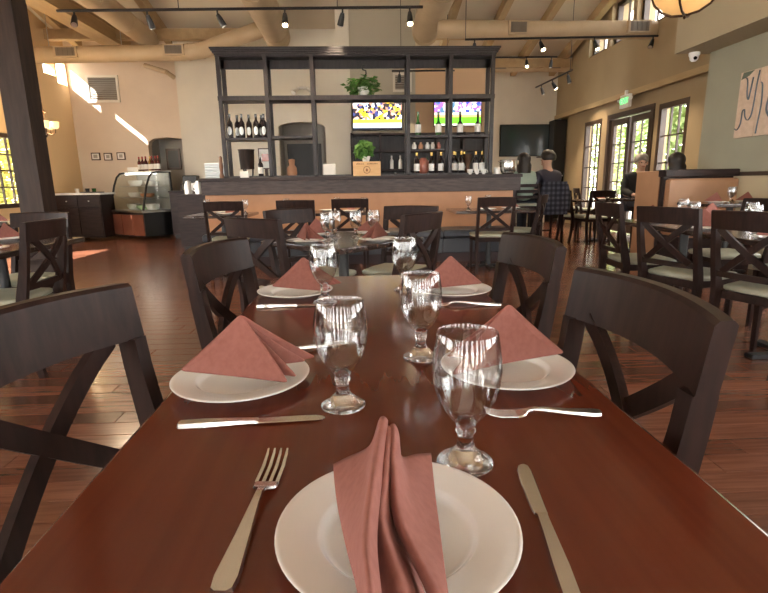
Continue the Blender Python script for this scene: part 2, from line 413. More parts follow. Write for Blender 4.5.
# right wall: recessed lower part with window, doors, window; upper fascia; clerestory; green wall and bulkhead
wall('wall_right', 'wall_tan', 'x', 5.45, 5.65, 7.2, 14.2, 0, 2.8, [(11.62, 12.5, .35, 2.42), (9.56, 11.3, 0, 2.42), (8.55, 9.42, .35, 2.40)], 'tan right wall with dark framed windows and doors')
wall('wall_right_upper', 'wall_tan', 'x', 5.3, 5.66, 7.2, 14.2, 2.72, 6.3, [(11.35, 12.2, 3.78, 4.35), (10.35, 11.2, 3.78, 4.6), (9.3, 10.2, 3.78, 4.75), (8.3, 9.15, 3.78, 4.75)], 'tan upper wall with clerestory windows')
struct(B(5.26, 5.31, 7.2, 14.0, 2.66, 2.76).build('trim_3', 'beam_tan'), 'tan trim edge below the tan upper wall')  # trim strip in the beam colour
wall('wall_green', 'wall_green', 'x', 4.8, 5.0, -3.4, 7.2, 0, 2.8, [(-2.7, -.3, .75, 2.5), (.1, 2.4, .75, 2.5), (2.8, 5.1, .75, 2.5)], 'sage green side wall with the abstract painting')
struct(B(5.0, 5.66, 7.05, 7.2, 0, 6.3).build('wall_jog', 'wall_tan'))
struct(B(5.33, 5.46, 7.35, 7.75, 0, 2.74).build('wall_pier', 'wall_tan'), 'tan pier beside the sage green wall')
struct(B(4.35, 5.66, -3.4, 7.28, 2.75, 7.2).build('wall_bulkhead', 'wall_bulkhead'), 'tan bulkhead above the sage green wall')
struct(B(4.77, 4.81, 4.9, 7.2, 1.12, 1.17).build('trim_4', 'door_wood'), 'dark chair rail on the sage green wall')
struct(B(4.785, 4.80, 5.12, 7.2, 0, 1.12).build('trim_5', 'wainscot'), 'cream wainscot below the dark chair rail')
# rear wall behind the camera: a glazed front with piers
holes = [(-6.2+1.26*i, -6.2+1.26*i+.72, .25, 3.3) for i in range(9)]
wall('wall_rear', 'wall_cream', 'y', -3.4, -3.2, -6.65, 5.66, 0, 6.9, holes)
struct(B(-7.5, -6.65, -3.4, 9.0, 2.62, 2.74).build('sun_block_eaves', 'beam_tan'))  # unseen overhang added to cut the sun through the left windows
struct(B(-7.0, 6.0, -5.6, -3.4, 3.4, 3.52).build('sun_block_roof', 'beam_tan'))  # unseen roof added to keep direct sun out of the rear windows
struct(B(-30, 40, -30, 40, -.3, -.14).build('ground', 'paving'), 'pale paving outside the windows')

def window(name, axis, c, a0, a1, z0, z1, cols, rows, label, m='door_wood', fw=.07):
    root = thing(name, label, 'window'); del root['category']; root['kind'] = 'structure'
    d = .05
    def bx(u0, u1, v0, v1, t=d):
        return B(c-t, c+t, u0, u1, v0, v1) if axis == 'x' else B(u0, u1, c-t, c+t, v0, v1)
    fr = MB()
    for q in ((a0, a0+fw, z0, z1), (a1-fw, a1, z0, z1), (a0+fw, a1-fw, z1-fw, z1), (a0+fw, a1-fw, z0, z0+fw)):
        t = bx(*q); o = len(fr.v); fr.v += t.v; fr.f += [tuple(i+o for i in f) for f in t.f]
    fr.build('window_frame', m, root)
    iw = (a1-a0-2*fw); ih = (z1-z0-2*fw); g = .011
    for i in range(1, cols): p = a0+fw+iw*i/cols; bx(p-g, p+g, z0+fw, z1-fw, .018).build('glazing_bar', m, root)
    for k in range(1, rows): p = z0+fw+ih*k/rows; bx(a0+fw, a1-fw, p-g, p+g, .016).build('glazing_bar', m, root)
    for i in range(cols):
        for k in range(rows):
            bx(a0+fw+iw*i/cols, a0+fw+iw*(i+1)/cols, z0+fw+ih*k/rows, z0+fw+ih*(k+1)/rows, .003).build('pane', 'pane', root)
    return root
window('window_1', 'x', 5.5, 11.62, 12.5, .35, 2.42, 3, 4, 'dark framed grid window left of the glazed doors', fw=.09)
window('window_2', 'x', 5.5, 8.55, 9.42, .35, 2.40, 3, 4, 'dark framed grid window right of the glazed doors', fw=.09)
window('window_3', 'x', -6.5, 9.55, 10.55, .75, 2.1, 3, 4, 'dark framed grid window left of the timber post', fw=.08)
for i, (a, b, zz) in enumerate([(11.35, 12.2, 4.35), (10.35, 11.2, 4.6), (9.3, 10.2, 4.75), (8.3, 9.15, 4.75)]):
    window('window_%d' % (4+i), 'x', 5.45, a, b, 3.78, zz, 2, 1, ['small clerestory window furthest from the pendant lamp', 'second clerestory window from the far wall', 'third clerestory window from the far wall', 'clerestory window nearest the pendant lamp'][i])
def door(name, y0, y1, hinge, label):
    root = thing(name, label, 'door'); del root['category']; root['kind'] = 'structure'
    fr = MB(); w_ = .11
    fr.box(5.47, 5.53, y0, y0+w_, .02, 2.32).box(5.47, 5.53, y1-w_, y1, .02, 2.32).box(5.47, 5.53, y0+w_, y1-w_, 2.2, 2.32).box(5.47, 5.53, y0+w_, y1-w_, .02, .28)
    fr.build('door_frame', 'door_wood', root)
    iy = y1-y0-2*w_
    B(5.485, 5.515, y0+w_+iy/2-.011, y0+w_+iy/2+.011, .28, 2.2).build('glazing_bar', 'door_wood', root)
    for k in range(1, 5): zz = .28+1.92*k/5; B(5.487, 5.513, y0+w_, y1-w_, zz-.011, zz+.011).build('glazing_bar', 'door_wood', root)
    for i in range(2):
        for k in range(5): B(5.497, 5.503, y0+w_+iy*i/2, y0+w_+iy*(i+1)/2, .28+1.92*k/5, .28+1.92*(k+1)/5).build('pane', 'pane', root)
    MB().tube([(5.46, hinge, 1.0), (5.42, hinge, 1.0), (5.42, hinge, 1.14), (5.46, hinge, 1.14)], .01).build('door_handle', 'steel_dull', root, 40)
door('door_1', 10.46, 11.2, 10.53, 'glazed door leaf nearer the far wall')
door('door_2', 9.66, 10.4, 10.33, 'glazed door leaf nearer the pendant lamp')
struct(MB().box(5.42, 5.56, 9.54, 9.64, 0, 2.44).box(5.42, 5.56, 11.22, 11.32, 0, 2.44).box(5.42, 5.56, 9.64, 11.22, 2.34, 2.44).build('trim_6', 'door_wood'), 'dark frame around the glazed doors')
for i, h in enumerate(holes):
    window('window_%d' % (8+i), 'y', -3.3, h[0], h[1], h[2], h[3], 1, 3, 'tall window of the rear glazed front')
for i, (a, b) in enumerate([(-2.6, .6), (1.4, 4.4), (5.2, 8.6)]):
    window('window_%d' % (20+i), 'x', -6.55, a, b, .7, 2.5, 4, 3, 'added daylight window in the left wall before the timber post')  # unseen windows, added to brighten the room
for i, (a, b) in enumerate([(-2.7, -.3), (.1, 2.4), (2.8, 5.1)]):
    window('window_%d' % (17+i), 'x', 4.9, a, b, .75, 2.5, 4, 3, 'added daylight window in the green wall beside the tables')  # unseen windows, added as a daylight source

# ------------------------------------------------------------------ timber post
tp = thing('timber_post', 'massive dark timber post standing behind the left tables', 'post', (-3.10, 5.19, 0))
MB().box(-.11, .11, -.11, .11, 0, 6.1, ch=.012).build('shaft', 'post_wood', tp)
MB().box(-.14, .14, -.14, .14, 0, .22, ch=.015).build('plinth', 'post_wood', tp)
MB().hexa([(-.07, .08, 3.6), (.07, .08, 3.6), (.07, .11, 3.45), (-.07, .11, 3.45), (-.07, 1.3, 5.1), (.07, 1.3, 5.1), (.07, 1.42, 5.0), (-.07, 1.42, 5.0)]).build('knee_brace', 'post_wood', tp)

# ------------------------------------------------------------------ main dining table
mt = thing('dining_table', 'long reddish brown dining table set for five in the foreground', 'table', (.035, 1.05, 0))
MB().box(-.38, .38, -.93, .94, .715, .75, ch=.004).build('tabletop', 'table_wood', mt, bevel=.004)
for s_ in (-.72, .20):
    MB().lathe([(.04, .03), (.04, .69), (.10, .70), (.10, .715)], 16, (0, s_, 0)).build('pedestal', 'black', mt, 40)
    MB().box(-.28, .28, s_-.04, s_+.04, 0, .03, ch=.006).box(-.04, .04, s_-.28, s_+.28, 0, .03, ch=.006).build('foot', 'black', mt)

# ------------------------------------------------------------------ cross-back chair
def railcurve(x, w=.225, sag=.042): return -sag*(1-(x/w)**2)
def rake(z):            # backward lean of the back above the seat, local y
    if z >= .45: return .016 + .070*max(0, (.81-z)/.36)**1.25
    return .086 - .05*((.45-z)/.45)**2
def make_chair(label):
    t = thing('dining_chair', label, 'chair', group='dark cross-back dining chairs')
    n = 14; W = .227; rg = []
    for i in range(n+1):          # top rail: thick curved board
        x = -W+2*W*i/n; yb = railcurve(x, W)
        top = .92 + .004*(1-(x/W)**2); bot = .808 + .006*(1-(x/W)**2); th = .017; lean = .016
        rg.append([(x, yb+lean+th, bot), (x, yb+lean-th, bot), (x, yb-th, top-.007), (x, yb-th+.007, top), (x, yb+th-.007, top), (x, yb+th, top-.007)])
    MB().rings(rg).build('top_rail', 'chair_wood', t, 35)
    for s in (-1, 1):
        rg = []
        for k in range(16):
            z = .812*k/15; x = s*(.208 + .002*(z/.8)); yc = rake(z); hw = .0165; hd = .019+.010*math.exp(-((z-.45)/.2)**2)
            rg.append([(x-hw, yc-hd, z), (x+hw, yc-hd, z), (x+hw, yc+hd, z), (x-hw, yc+hd, z)])
        MB().rings(rg).build('back_leg', 'chair_wood', t, 35)
        MB().bar([(s*.19, .475, 0), (s*.19, .47, .25), (s*.19, .465, .43)], [.026, .032, .036], [.026, .032, .036], (1, 0, 0)).build('front_leg', 'chair_wood', t)
        rg = []; dx, dz = -.335*s, -.265; L_ = math.hypot(dx, dz); wx, wz = -dz/L_*.019, dx/L_*.019
        for k in range(11):
            u = k/10; z = .818+dz*u; x = s*.1675+dx*u; yc = rake(z)+railcurve(x, W)*(.95-.35*u)+.003*s; h = .0085
            rg.append([(x-wx, yc-h, z-wz), (x+wx, yc-h, z+wz), (x+wx, yc+h, z+wz), (x-wx, yc+h, z-wz)])
        MB().rings(rg).build('cross_slat', 'chair_wood', t, 35)
    rg = []
    for i in range(9):
        x = -.195+.39*i/8; yb = rake(.54)+railcurve(x)*.6
        rg.append([(x, yb+.011, .525), (x, yb-.011, .525), (x, yb-.011, .56), (x, yb+.011, .56)])
    MB().rings(rg).build('lower_rail', 'chair_wood', t, 35)
    MB().prism([(-.185, .10), (-.21, .47), (.21, .47), (.185, .10)], 'z', .385, .435).build('seat_frame', 'chair_wood', t, bevel=.004)
    rg = []
    for (z, i) in ((.433, .012), (.445, 0), (.465, .0), (.474, .012), (.479, .05)):
        q = [(-.188+i, .115+i), (-.05, .105+i), (.05, .105+i), (.188-i, .115+i), (.222-i, .30), (.218-i, .485-i*.8), (.1, .505-i), (-.1, .505-i), (-.218+i, .485-i*.8), (-.222+i, .30)]
        rg.append([(a, b, z) for a, b in q])
    MB().rings(rg).build('seat', 'seat_vinyl', t, 60)
    return t
chair0 = make_chair('dark cross-back chair at the near right corner of the foreground table')
_first = [True]
def chair(x, y, deg, label):
    if _first[0]:
        _first[0] = False; chair0.location = (x, y, 0); chair0.rotation_euler = (0, 0, R(deg)); chair0['label'] = label; return chair0
    return dup(chair0, (x, y, 0), R(deg), label)
# deg = heading of the sitter: 0 faces +y, 90 faces -x, -90 faces +x, 180 faces -y
chair(.490, .862, 90, 'dark cross-back chair nearest the camera right of the foreground table')
chair(-.528, .808, -104, 'dark cross-back chair nearest the camera left of the foreground table')
chair(-.455, 1.67, -98, 'second dark cross-back chair along the left side of the foreground table')
chair(.565, 1.66, 94, 'second dark cross-back chair along the right side of the foreground table')
# diamond-set square table behind
chair(-.61, 2.97, -38, 'cross-back chair at the near left side of the diagonally set square table')
chair(.40, 3.18, 52, 'cross-back chair at the near right side of the diagonally set square table')
chair(-.53, 3.95, -133, 'cross-back chair at the far left side of the diagonally set square table')
chair(.42, 4.12, 155, 'cross-back chair at the far right side of the diagonally set square table')
# row along the bar bench
chair(-1.57, 6.12, 4, 'cross-back chair at the leftmost table along the bar bench')
chair(-.74, 6.15, -3, 'left one of two cross-back chairs at the middle bar bench table')
chair(-.10, 6.35, 3, 'right one of two cross-back chairs at the middle bar bench table')
chair(1.63, 6.02, 0, 'cross-back chair in front of the rightmost bar bench table')
chair(2.44, 6.72, 62, 'cross-back chair at the right end of the rightmost bar bench table')
# long table on the right
chair(2.04, 4.13, -92, 'far chair on the aisle side of the long right table')
chair(2.05, 3.33, -68, 'middle chair on the aisle side of the long right table')
chair(2.17, 2.74, -72, 'near chair on the aisle side of the long right table')
chair(3.50, 4.30, 90, 'far chair on the wall side of the long right table')
chair(3.42, 3.42, 92, 'near chair on the wall side of the long right table')
# left table
chair(-1.885, 3.19, 93, 'cross-back chair on the aisle side of the left table')
chair(-2.46, 4.12, 176, 'cross-back chair at the far end of the left table')
# far right
chair(4.14, 8.60, 6, 'cross-back chair in front of the table by the glazed doors')
chair(3.72, 9.25, -80, 'cross-back chair left of the table by the glazed doors')
chair(4.85, 11.35, -100, 'nearer cross-back chair beside the window left of the doors')
chair(4.80, 12.15, -95, 'farther cross-back chair beside the window left of the doors')

# ------------------------------------------------------------------ other tables
def cafe_table(x, y, sx, sy, rz, label, m='table_dark', h=.75, legs=1):
    t = thing('cafe_table', label, 'table', (x, y, 0), R(rz))
    MB().box(-sx/2, sx/2, -sy/2, sy/2, h-.035, h, ch=.004).build('tabletop', m, t, bevel=.003)
    for k in range(legs):
        yy = 0 if legs == 1 else (-.28+.56*k)*sy
        MB().lathe([(.045, .03), (.035, .06), (.035, h-.06), (.12, h-.045), (.12, h-.035)], 14, (0, yy, 0)).build('pedestal', 'black', t, 40)
        MB().box(-.27, .27, yy-.035, yy+.035, 0, .03, ch=.006).box(-.035, .035, yy-.27, yy+.27, 0, .03, ch=.006).build('foot', 'black', t)
    return t
cafe_table(-.107, 3.385, .76, .76, 45, 'square dark table set diagonally behind the foreground table')
cafe_table(-1.72, 6.66, .76, .74, 0, 'leftmost dark table along the bar bench')
cafe_table(-.42, 6.74, 1.2, .74, 0, 'middle dark table along the bar bench')
cafe_table(1.70, 6.64, 1.0, .74, 0, 'rightmost dark table along the bar bench')
cafe_table(2.68, 3.50, .80, 2.1, 0, 'long dark table to the right with chairs down both sides', legs=2)
cafe_table(-2.46, 3.22, .86, 1.35, 0, 'dark table to the left with two cross-back chairs', legs=2)
cafe_table(-3.95, 5.7, .80, .80, 0, 'dark table beyond the timber post on the left')
cafe_table(4.42, 9.20, 1.2, .70, 0, 'dark table standing by the glazed doors')
cafe_table(4.30, 5.78, .86, .66, 0, 'dark booth table under the abstract painting', h=.82)
cafe_table(4.25, 7.62, .80, .55, 0, 'dark booth table between the two seated booth guests', h=.82)

# ------------------------------------------------------------------ place settings
pr = [(.0, .005), (.069, .005), (.0735, .0058), (.077, .0085), (.080, .0125), (.083, .0145), (.118, .0185), (.1215, .0195), (.1235, .0185), (.1225, .0165), (.083, .0095), (.07, 0), (.0, 0)]
def plate_mesh(n, sc=1):
    return MB().rings([[(max(r, .0006)*sc*math.cos(2*PI*j/n), max(r, .0006)*sc*math.sin(2*PI*j/n), z*sc) for j in range(n)] for r, z in pr]).mesh('plate', 50)
pm_hi = plate_mesh(64); pm_hi.materials.append(M['porcelain']); pm_lo = plate_mesh(20); pm_lo.materials.append(M['porcelain'])
def place(name, me, loc, label, cat, group=None, rz=0, parent=None):
    o = bpy.data.objects.new(name, me); COL.objects.link(o); o.location = loc; o.rotation_euler = (0, 0, R(rz))
    o['label'] = label; o['category'] = cat
    if group: o['group'] = group
    return o
def goblet_proto(n):
    t = thing('water_goblet', 'x', 'goblet')
    outer = [(.0145, .0572), (.020, .062), (.029, .074), (.0365, .089), (.0415, .107), (.0435, .125), (.0425, .142), (.0400, .158), (.0375, .171)]
    inner = [(.0371, .1718), (.0366, .1712), (.0392, .157), (.0416, .141), (.0424, .125), (.0404, .108), (.0355, .091), (.0280, .077), (.018, .069), (.008, .0665), (.0004, .066)]
    foot = [(.0004, 0), (.035, 0), (.0365, .0015), (.036, .003), (.027, .0065), (.021, .010), (.0205, .0145), (.0165, .018), (.0125, .022), (.0105, .030), (.0105, .040), (.0135, .045), (.0115, .050), (.014, .056), (.010, .0605), (.0004, .062)]
    def rv(pr_, fl=0):
        def fr(z, a): return 1+fl*math.sin(PI*min(1, max(0, (z-.060)/.085)))*math.cos(16*a)  # flutes invented to give the bowl vertical highlight stripes
        return MB().rings([[(r*fr(z, 2*PI*j/n)*math.cos(2*PI*j/n), r*fr(z, 2*PI*j/n)*math.sin(2*PI*j/n), z) for j in range(n)] for r, z in pr_], cap=False)
    rv(outer+inner, .008 if n > 40 else 0).build('bowl', 'thin_glass', t, 70); rv(foot).build('stem', 'glass', t, 70)
    t.scale = (1.0, 1.0, 1.035)
    return t
_gp = {}
def goblet(n, loc, label, group=None):
    if n not in _gp:
        _gp[n] = goblet_proto(n); o = _gp[n]; o.location = loc; o['label'] = label
        if group: o['group'] = group
        return
    o = dup(_gp[n], loc, 0, label, group)
    if not group and 'group' in o: del o['group']

def tri_sheet(L, A, Rr_, bulge, n=10, dz=0):
    L, A, Rr_ = Vector(L), Vector(A), Vector(Rr_); v = []; f = []; idx = {}
    nrm = (A-L).cross(Rr_-L).normalized()
    for i in range(n+1):
        for j in range(n+1-i):
            a = i/n; r = j/n; l = 1-a-r
            p = L*l + A*a + Rr_*r + nrm*bulge*(4*l*r*(1-a)+2*a*r+1.2*a*l)
            idx[i, j] = len(v); v.append(p)
    for i in range(n):
        for j in range(n-i):
            f.append((idx[i, j], idx[i, j+1], idx[i+1, j]))
            if j < n-i-1: f.append((idx[i, j+1], idx[i+1, j+1], idx[i+1, j]))
    return v, f
def cloth(name, sheets, m, parent, th=.003, sub=1):
    mb = MB()
    for v, f in sheets:
        o = len(mb.v); mb.v += [tuple(p) for p in v]; mb.f += [tuple(i+o for i in q) for q in f]
    me = bpy.data.meshes.new(name); me.from_pydata([tuple(p) for p in mb.v], [], mb.f); me.update(); me.materials.append(M[m])
    me.polygons.foreach_set('use_smooth', [True]*len(me.polygons))
    o = bpy.data.objects.new(name, me); COL.objects.link(o); o.parent = parent
    s = o.modifiers.new('thickness', 'SOLIDIFY'); s.thickness = th; s.offset = 0
    if sub: ss = o.modifiers.new('smooth', 'SUBSURF'); ss.levels = sub; ss.render_levels = sub
    return o
def make_napkin(label, group=None):
    # napkin folded to a tent: nose points to -x, open side to +x
    t = thing('napkin', label, 'napkin', group=group)
    L = (-.108, .0, .012); A = (.006, .0, .112)
    cloth('outer_fold', [tri_sheet(L, A, (.092, -.068, .010), .012), tri_sheet(L, A, (.128, .050, .012), -.012)], 'napkin', t)
    cloth('inner_fold', [tri_sheet((-.06, -.004, .02), (.008, -.002, .100), (.104, -.044, .010), .010), tri_sheet((-.06, .004, .02), (.008, .002, .100), (.112, .030, .012), -.010)], 'napkin', t)
    return t
nap0 = make_napkin('x')
_nf = [True]
def napkin(x, y, deg, label, group=None, z=.765, sc=1):
    if _nf[0]:
        _nf[0] = False; nap0.location = (x, y, z); nap0.rotation_euler = (0, 0, R(deg)); nap0['label'] = label
        if group: nap0['group'] = group
        return
    dup(nap0, (x, y, z), R(deg), label, group, (sc, sc, sc))

# cutlery -------------------------------------------------
def flat_loft(secs):   # secs: (y, x0, x1, z, thickness) - a bar of varying width lying along y
    return [[(x0, y, z), (x1, y, z), (x1*.94+x0*.06, y, z+t), (x0*.94+x1*.06, y, z+t)] for y, x0, x1, z, t in secs]
def make_fork(label):
    t = thing('fork', label, 'fork')
    MB().rings(flat_loft([(-.100, -.005, .005, .001, .004), (-.097, -.009, .009, .001, .004), (-.085, -.0105, .0105, .001, .0045), (-.04, -.007, .007, .004, .004), (.0, -.0042, .0042, .008, .0035), (.02, -.0032, .0032, .009, .0035), (.030, -.0040, .0040, .007, .003), (.036, -.0105, .0105, .004, .0025), (.042, -.0125, .0125, .0025, .0025), (.050, -.0125, .0125, .0015, .0022)])).build('handle', 'steel', t, 40)
    for k in range(4):
        c = -.0105+.007*k
        MB().rings(flat_loft([(.049, c-.0021, c+.0021, .0015, .0022), (.08, c-.002, c+.002, .002, .002), (.098, c-.0017, c+.0017, .006, .0018), (.106, c-.0010, c+.0010, .010, .0012)])).build('tine', 'steel', t, 40)
    return t
def make_knife(label):
    t = thing('table_knife', label, 'knife')
    MB().rings(flat_loft([(-.110, -.006, .006, .001, .006), (-.107, -.0085, .0085, .001, .007), (-.07, -.0085, .0085, .001, .0075), (-.02, -.0065, .0065, .002, .006), (.005, -.006, .006, .002, .005), (.010, -.0075, .0075, .002, .0045)])).build('handle', 'steel', t, 40)
    MB().rings(flat_loft([(.010, -.008, .0075, .003, .0016), (.03, -.010, .0075, .003, .0014), (.07, -.011, .0075, .003, .0012), (.098, -.0105, .0072, .003, .0010), (.108, -.0075, .0055, .003, .0008), (.112, -.002, .001, .003, .0006)])).build('blade', 'steel', t, 25)
    return t
forkA = make_fork('silver fork left of the near white plate with tines pointing away')
forkA.location = (-.124, .508, .75); forkA.rotation_euler = (0, 0, R(-4)); forkA.scale = (1.2, 1.15, 1.15)
knA = make_knife('silver table knife right of the near white plate'); knA.location = (.189, .470, .75); knA.rotation_euler = (0, 0, R(-7))
knB = dup(knA, (-.172, .732, .75), R(-88), 'silver table knife in front of the near left plate')
forkB = dup(forkA, (-.135, 1.065, .75), R(120), 'silver fork behind the near left plate')
forkC = dup(forkA, (.282, .724, .75), R(87), 'silver fork in front of the near right plate', None, (1, .88, 1))
dup(knA, (-.20, 1.495, .75), R(-90), 'silver table knife in front of the far left plate')
dup(forkA, (.30, 1.452, .75), R(84), 'silver fork in front of the far right plate')
# plates on the main table
place('dinner_plate', pm_hi, (.032, .457, .75), 'round white plate nearest the camera at the table end', 'plate')
place('dinner_plate', pm_hi, (-.222, .897, .75), 'white plate in front of the nearest left chair', 'plate')
place('dinner_plate', pm_hi, (.273, .905, .75), 'white plate in front of the nearest right chair', 'plate')
place('dinner_plate', pm_hi, (-.215, 1.665, .75), 'white plate in front of the second left chair', 'plate')
place('dinner_plate', pm_hi, (.305, 1.625, .75), 'white plate in front of the second right chair', 'plate')
napkin(-.222, .897, 0, 'folded terracotta napkin on the near left plate'); nap0.scale = (1.06, 1.06, 1.06)
napkin(.280, .905, 190, 'folded terracotta napkin on the near right plate', sc=1.10)
napkin(-.190, 1.665, -6, 'folded terracotta napkin on the far left plate')
napkin(.300, 1.625, 186, 'folded terracotta napkin on the far right plate')
for x, y_, lb in ((.130, .595, 'water goblet nearest the camera right of the near napkin'), (-.033, .783, 'water goblet in the middle beside the near left plate'), (.123, 1.01, 'water goblet standing directly behind the nearest goblet'),
                 (-.110, 1.54, 'water goblet beside the far left plate'), (.150, 1.69, 'water goblet beside the far right plate')):
    goblet(96, (x, y_, .7506), lb)

# the near napkin: upright tent seen from its open end
nn = thing('napkin', 'terracotta napkin folded into an upright tent on the nearest plate', 'napkin', (.02, .45, .765))
def grid_sheet(rows, sub=6):
    # rows: list of control rows (same length) -> smooth Catmull-Rom grid
    def cr(p0, p1, p2, p3, t): return tuple(.5*((2*b)+(-a+c)*t+(2*a-5*b+4*c-d)*t*t+(-a+3*b-3*c+d)*t**3) for a, b, c, d in zip(p0, p1, p2, p3))
    def dens(P):
        o = []
        for i in range(len(P)-1):
            for k in range(sub): o.append(cr(P[max(i-1, 0)], P[i], P[i+1], P[min(i+2, len(P)-1)], k/sub))
        return o+[P[-1]]
    d = [dens(r) for r in rows]; cols = [dens([d[i][j] for i in range(len(d))]) for j in range(len(d[0]))]
    n = len(cols[0]); v = [p for c in cols for p in c]
    f = [(a*n+b, a*n+b+1, (a+1)*n+b+1, (a+1)*n+b) for a in range(len(cols)-1) for b in range(n-1)]
    return v, f
# local coordinates: x right, y away, z up from the plate; apex near (0, .04, .105)
left = [[(-0.058, 0.116, 0.007), (-0.050, 0.040, 0.010), (-0.038, -0.043, 0.020), (-0.026, -0.121, 0.035), (-0.024, -0.151, 0.010)],
        [(-0.038, 0.105, 0.023), (-0.036, 0.003, 0.035), (-0.031, -0.075, 0.045), (-0.023, -0.137, 0.050), (-0.021, -0.167, 0.025)],
        [(-0.013, 0.075, 0.053), (-0.020, -0.030, 0.067), (-0.024, -0.104, 0.072), (-0.020, -0.159, 0.070), (-0.018, -0.189, 0.045)],
        [(-0.002, 0.040, 0.103), (-0.012, -0.033, 0.091), (-0.020, -0.111, 0.082), (-0.018, -0.169, 0.080), (-0.016, -0.199, 0.055)],
        [(0.004, 0.039, 0.101), (-0.004, -0.017, 0.081), (-0.013, -0.090, 0.065), (-0.012, -0.143, 0.055), (-0.010, -0.173, 0.030)]]
mid = [[(0.001, 0.045, 0.097), (-0.006, -0.003, 0.070), (-0.013, -0.057, 0.045), (-0.009, -0.111, 0.025), (-0.007, -0.141, 0.000)],
        [(0.005, 0.033, 0.098), (-0.002, -0.021, 0.081), (-0.008, -0.068, 0.063), (0.005, -0.134, 0.045), (0.007, -0.164, 0.020)],
        [(0.008, 0.030, 0.093), (0.001, -0.025, 0.073), (0.000, -0.065, 0.050), (0.015, -0.124, 0.035), (0.017, -0.154, 0.010)],
        [(0.009, 0.045, 0.070), (0.008, 0.016, 0.035), (0.012, -0.026, 0.015), (0.026, -0.098, 0.010), (0.028, -0.128, -0.015)]]
right = [[(0.008, 0.035, 0.097), (0.004, -0.008, 0.073), (0.006, -0.058, 0.050), (0.027, -0.124, 0.035), (0.029, -0.154, 0.010)],
        [(0.011, 0.033, 0.099), (0.007, -0.023, 0.080), (0.010, -0.072, 0.060), (0.030, -0.135, 0.045), (0.032, -0.165, 0.020)],
        [(0.015, 0.038, 0.085), (0.013, -0.018, 0.068), (0.018, -0.069, 0.052), (0.034, -0.133, 0.043), (0.036, -0.163, 0.018)],
        [(0.021, 0.075, 0.038), (0.023, -0.003, 0.045), (0.026, -0.064, 0.043), (0.036, -0.131, 0.041), (0.038, -0.161, 0.016)],
        [(0.042, 0.106, 0.022), (0.038, 0.026, 0.025), (0.037, -0.048, 0.030), (0.038, -0.127, 0.037), (0.040, -0.157, 0.012)],
        [(0.063, 0.133, 0.007), (0.055, 0.047, 0.010), (0.048, -0.035, 0.020), (0.040, -0.122, 0.032), (0.042, -0.152, 0.007)]]
cloth('left_fold', [grid_sheet(left)], 'napkin', nn, .0035, 0)
cloth('middle_fold', [grid_sheet(mid)], 'napkin', nn, .0035, 0)
cloth('right_fold', [grid_sheet(right)], 'napkin', nn, .0035, 0)

# settings on the other tables
def setting(x, y, deg, tname, where, z=.75, nap=True, gob=None, sc=1):
    place('dinner_plate', pm_lo, (x, y, z), 'white plate at the %s of the %s' % (where, tname), 'plate', 'plates on the %s' % tname)
    if nap: napkin(x, y, deg, 'folded terracotta napkin at the %s of the %s' % (where, tname), 'napkins on the %s' % tname, z+.015, sc)
    if gob: goblet(16, (gob[0], gob[1], z+.0006), 'water goblet at the %s of the %s' % (where, tname), 'goblets on the %s' % tname)
D = 'diagonally set square table'
setting(-.33, 3.20, -50, D, 'near left side', gob=(-.20, 3.26)); setting(.12, 3.20, 230, D, 'near right side', gob=(-.02, 3.42))
setting(-.30, 3.60, 40, D, 'far left side', gob=(-.16, 3.48)); setting(.10, 3.62, 140, D, 'far right side', gob=(.10, 3.46))
D = 'leftmost bar bench table'
setting(-1.62, 6.48, 90, D, 'chair side', gob=(-1.42, 6.58)); setting(-1.78, 6.85, -90, D, 'bench side', nap=False, gob=(-1.95, 6.8))
D = 'middle bar bench table'
setting(-.72, 6.60, 90, D, 'left chair', nap=False, gob=(-.92, 6.70)); setting(-.10, 6.62, 90, D, 'right chair', gob=(.08, 6.72)); setting(-.40, 6.92, -90, D, 'bench side', nap=False, gob=(-.28, 6.86))
D = 'rightmost bar bench table'
setting(1.62, 6.46, 90, D, 'chair side', nap=False, gob=(1.40, 6.52)); setting(1.98, 6.62, 180, D, 'right end', gob=(1.72, 6.80))
D = 'long right table'
for yy, xg, wd in ((4.15, 2.62, 'far aisle side'), (3.50, 2.60, 'middle aisle side'), (2.85, 2.60, 'near aisle side')): setting(2.42, yy, 0, D, wd, gob=(xg, yy-.24), sc=1.2)
for yy, wd in ((4.22, 'far wall side'), (3.42, 'middle wall side'), (2.85, 'near wall side')): setting(2.99, yy, 180, D, wd, gob=(2.86, yy+.2), sc=1.25)
D = 'left table'
setting(-2.21, 3.12, 180, D, 'aisle side', gob=(-2.36, 3.35)); setting(-2.48, 3.72, 90, D, 'far end')
D = 'table beyond the timber post'
setting(-3.78, 5.6, 180, D, 'aisle side', gob=(-3.80, 5.42)); setting(-4.1, 5.85, 90, D, 'far side')
D = 'table by the glazed doors'
setting(4.35, 9.05, 90, D, 'near side', gob=(4.62, 9.05)); setting(4.75, 9.4, 270, D, 'far side', nap=False)
D = 'booth table under the painting'
setting(4.08, 5.72, 90, D, 'left half', z=.82, gob=(4.22, 5.68)); setting(4.45, 5.72, 90, D, 'right half', z=.82, gob=(4.40, 5.9))

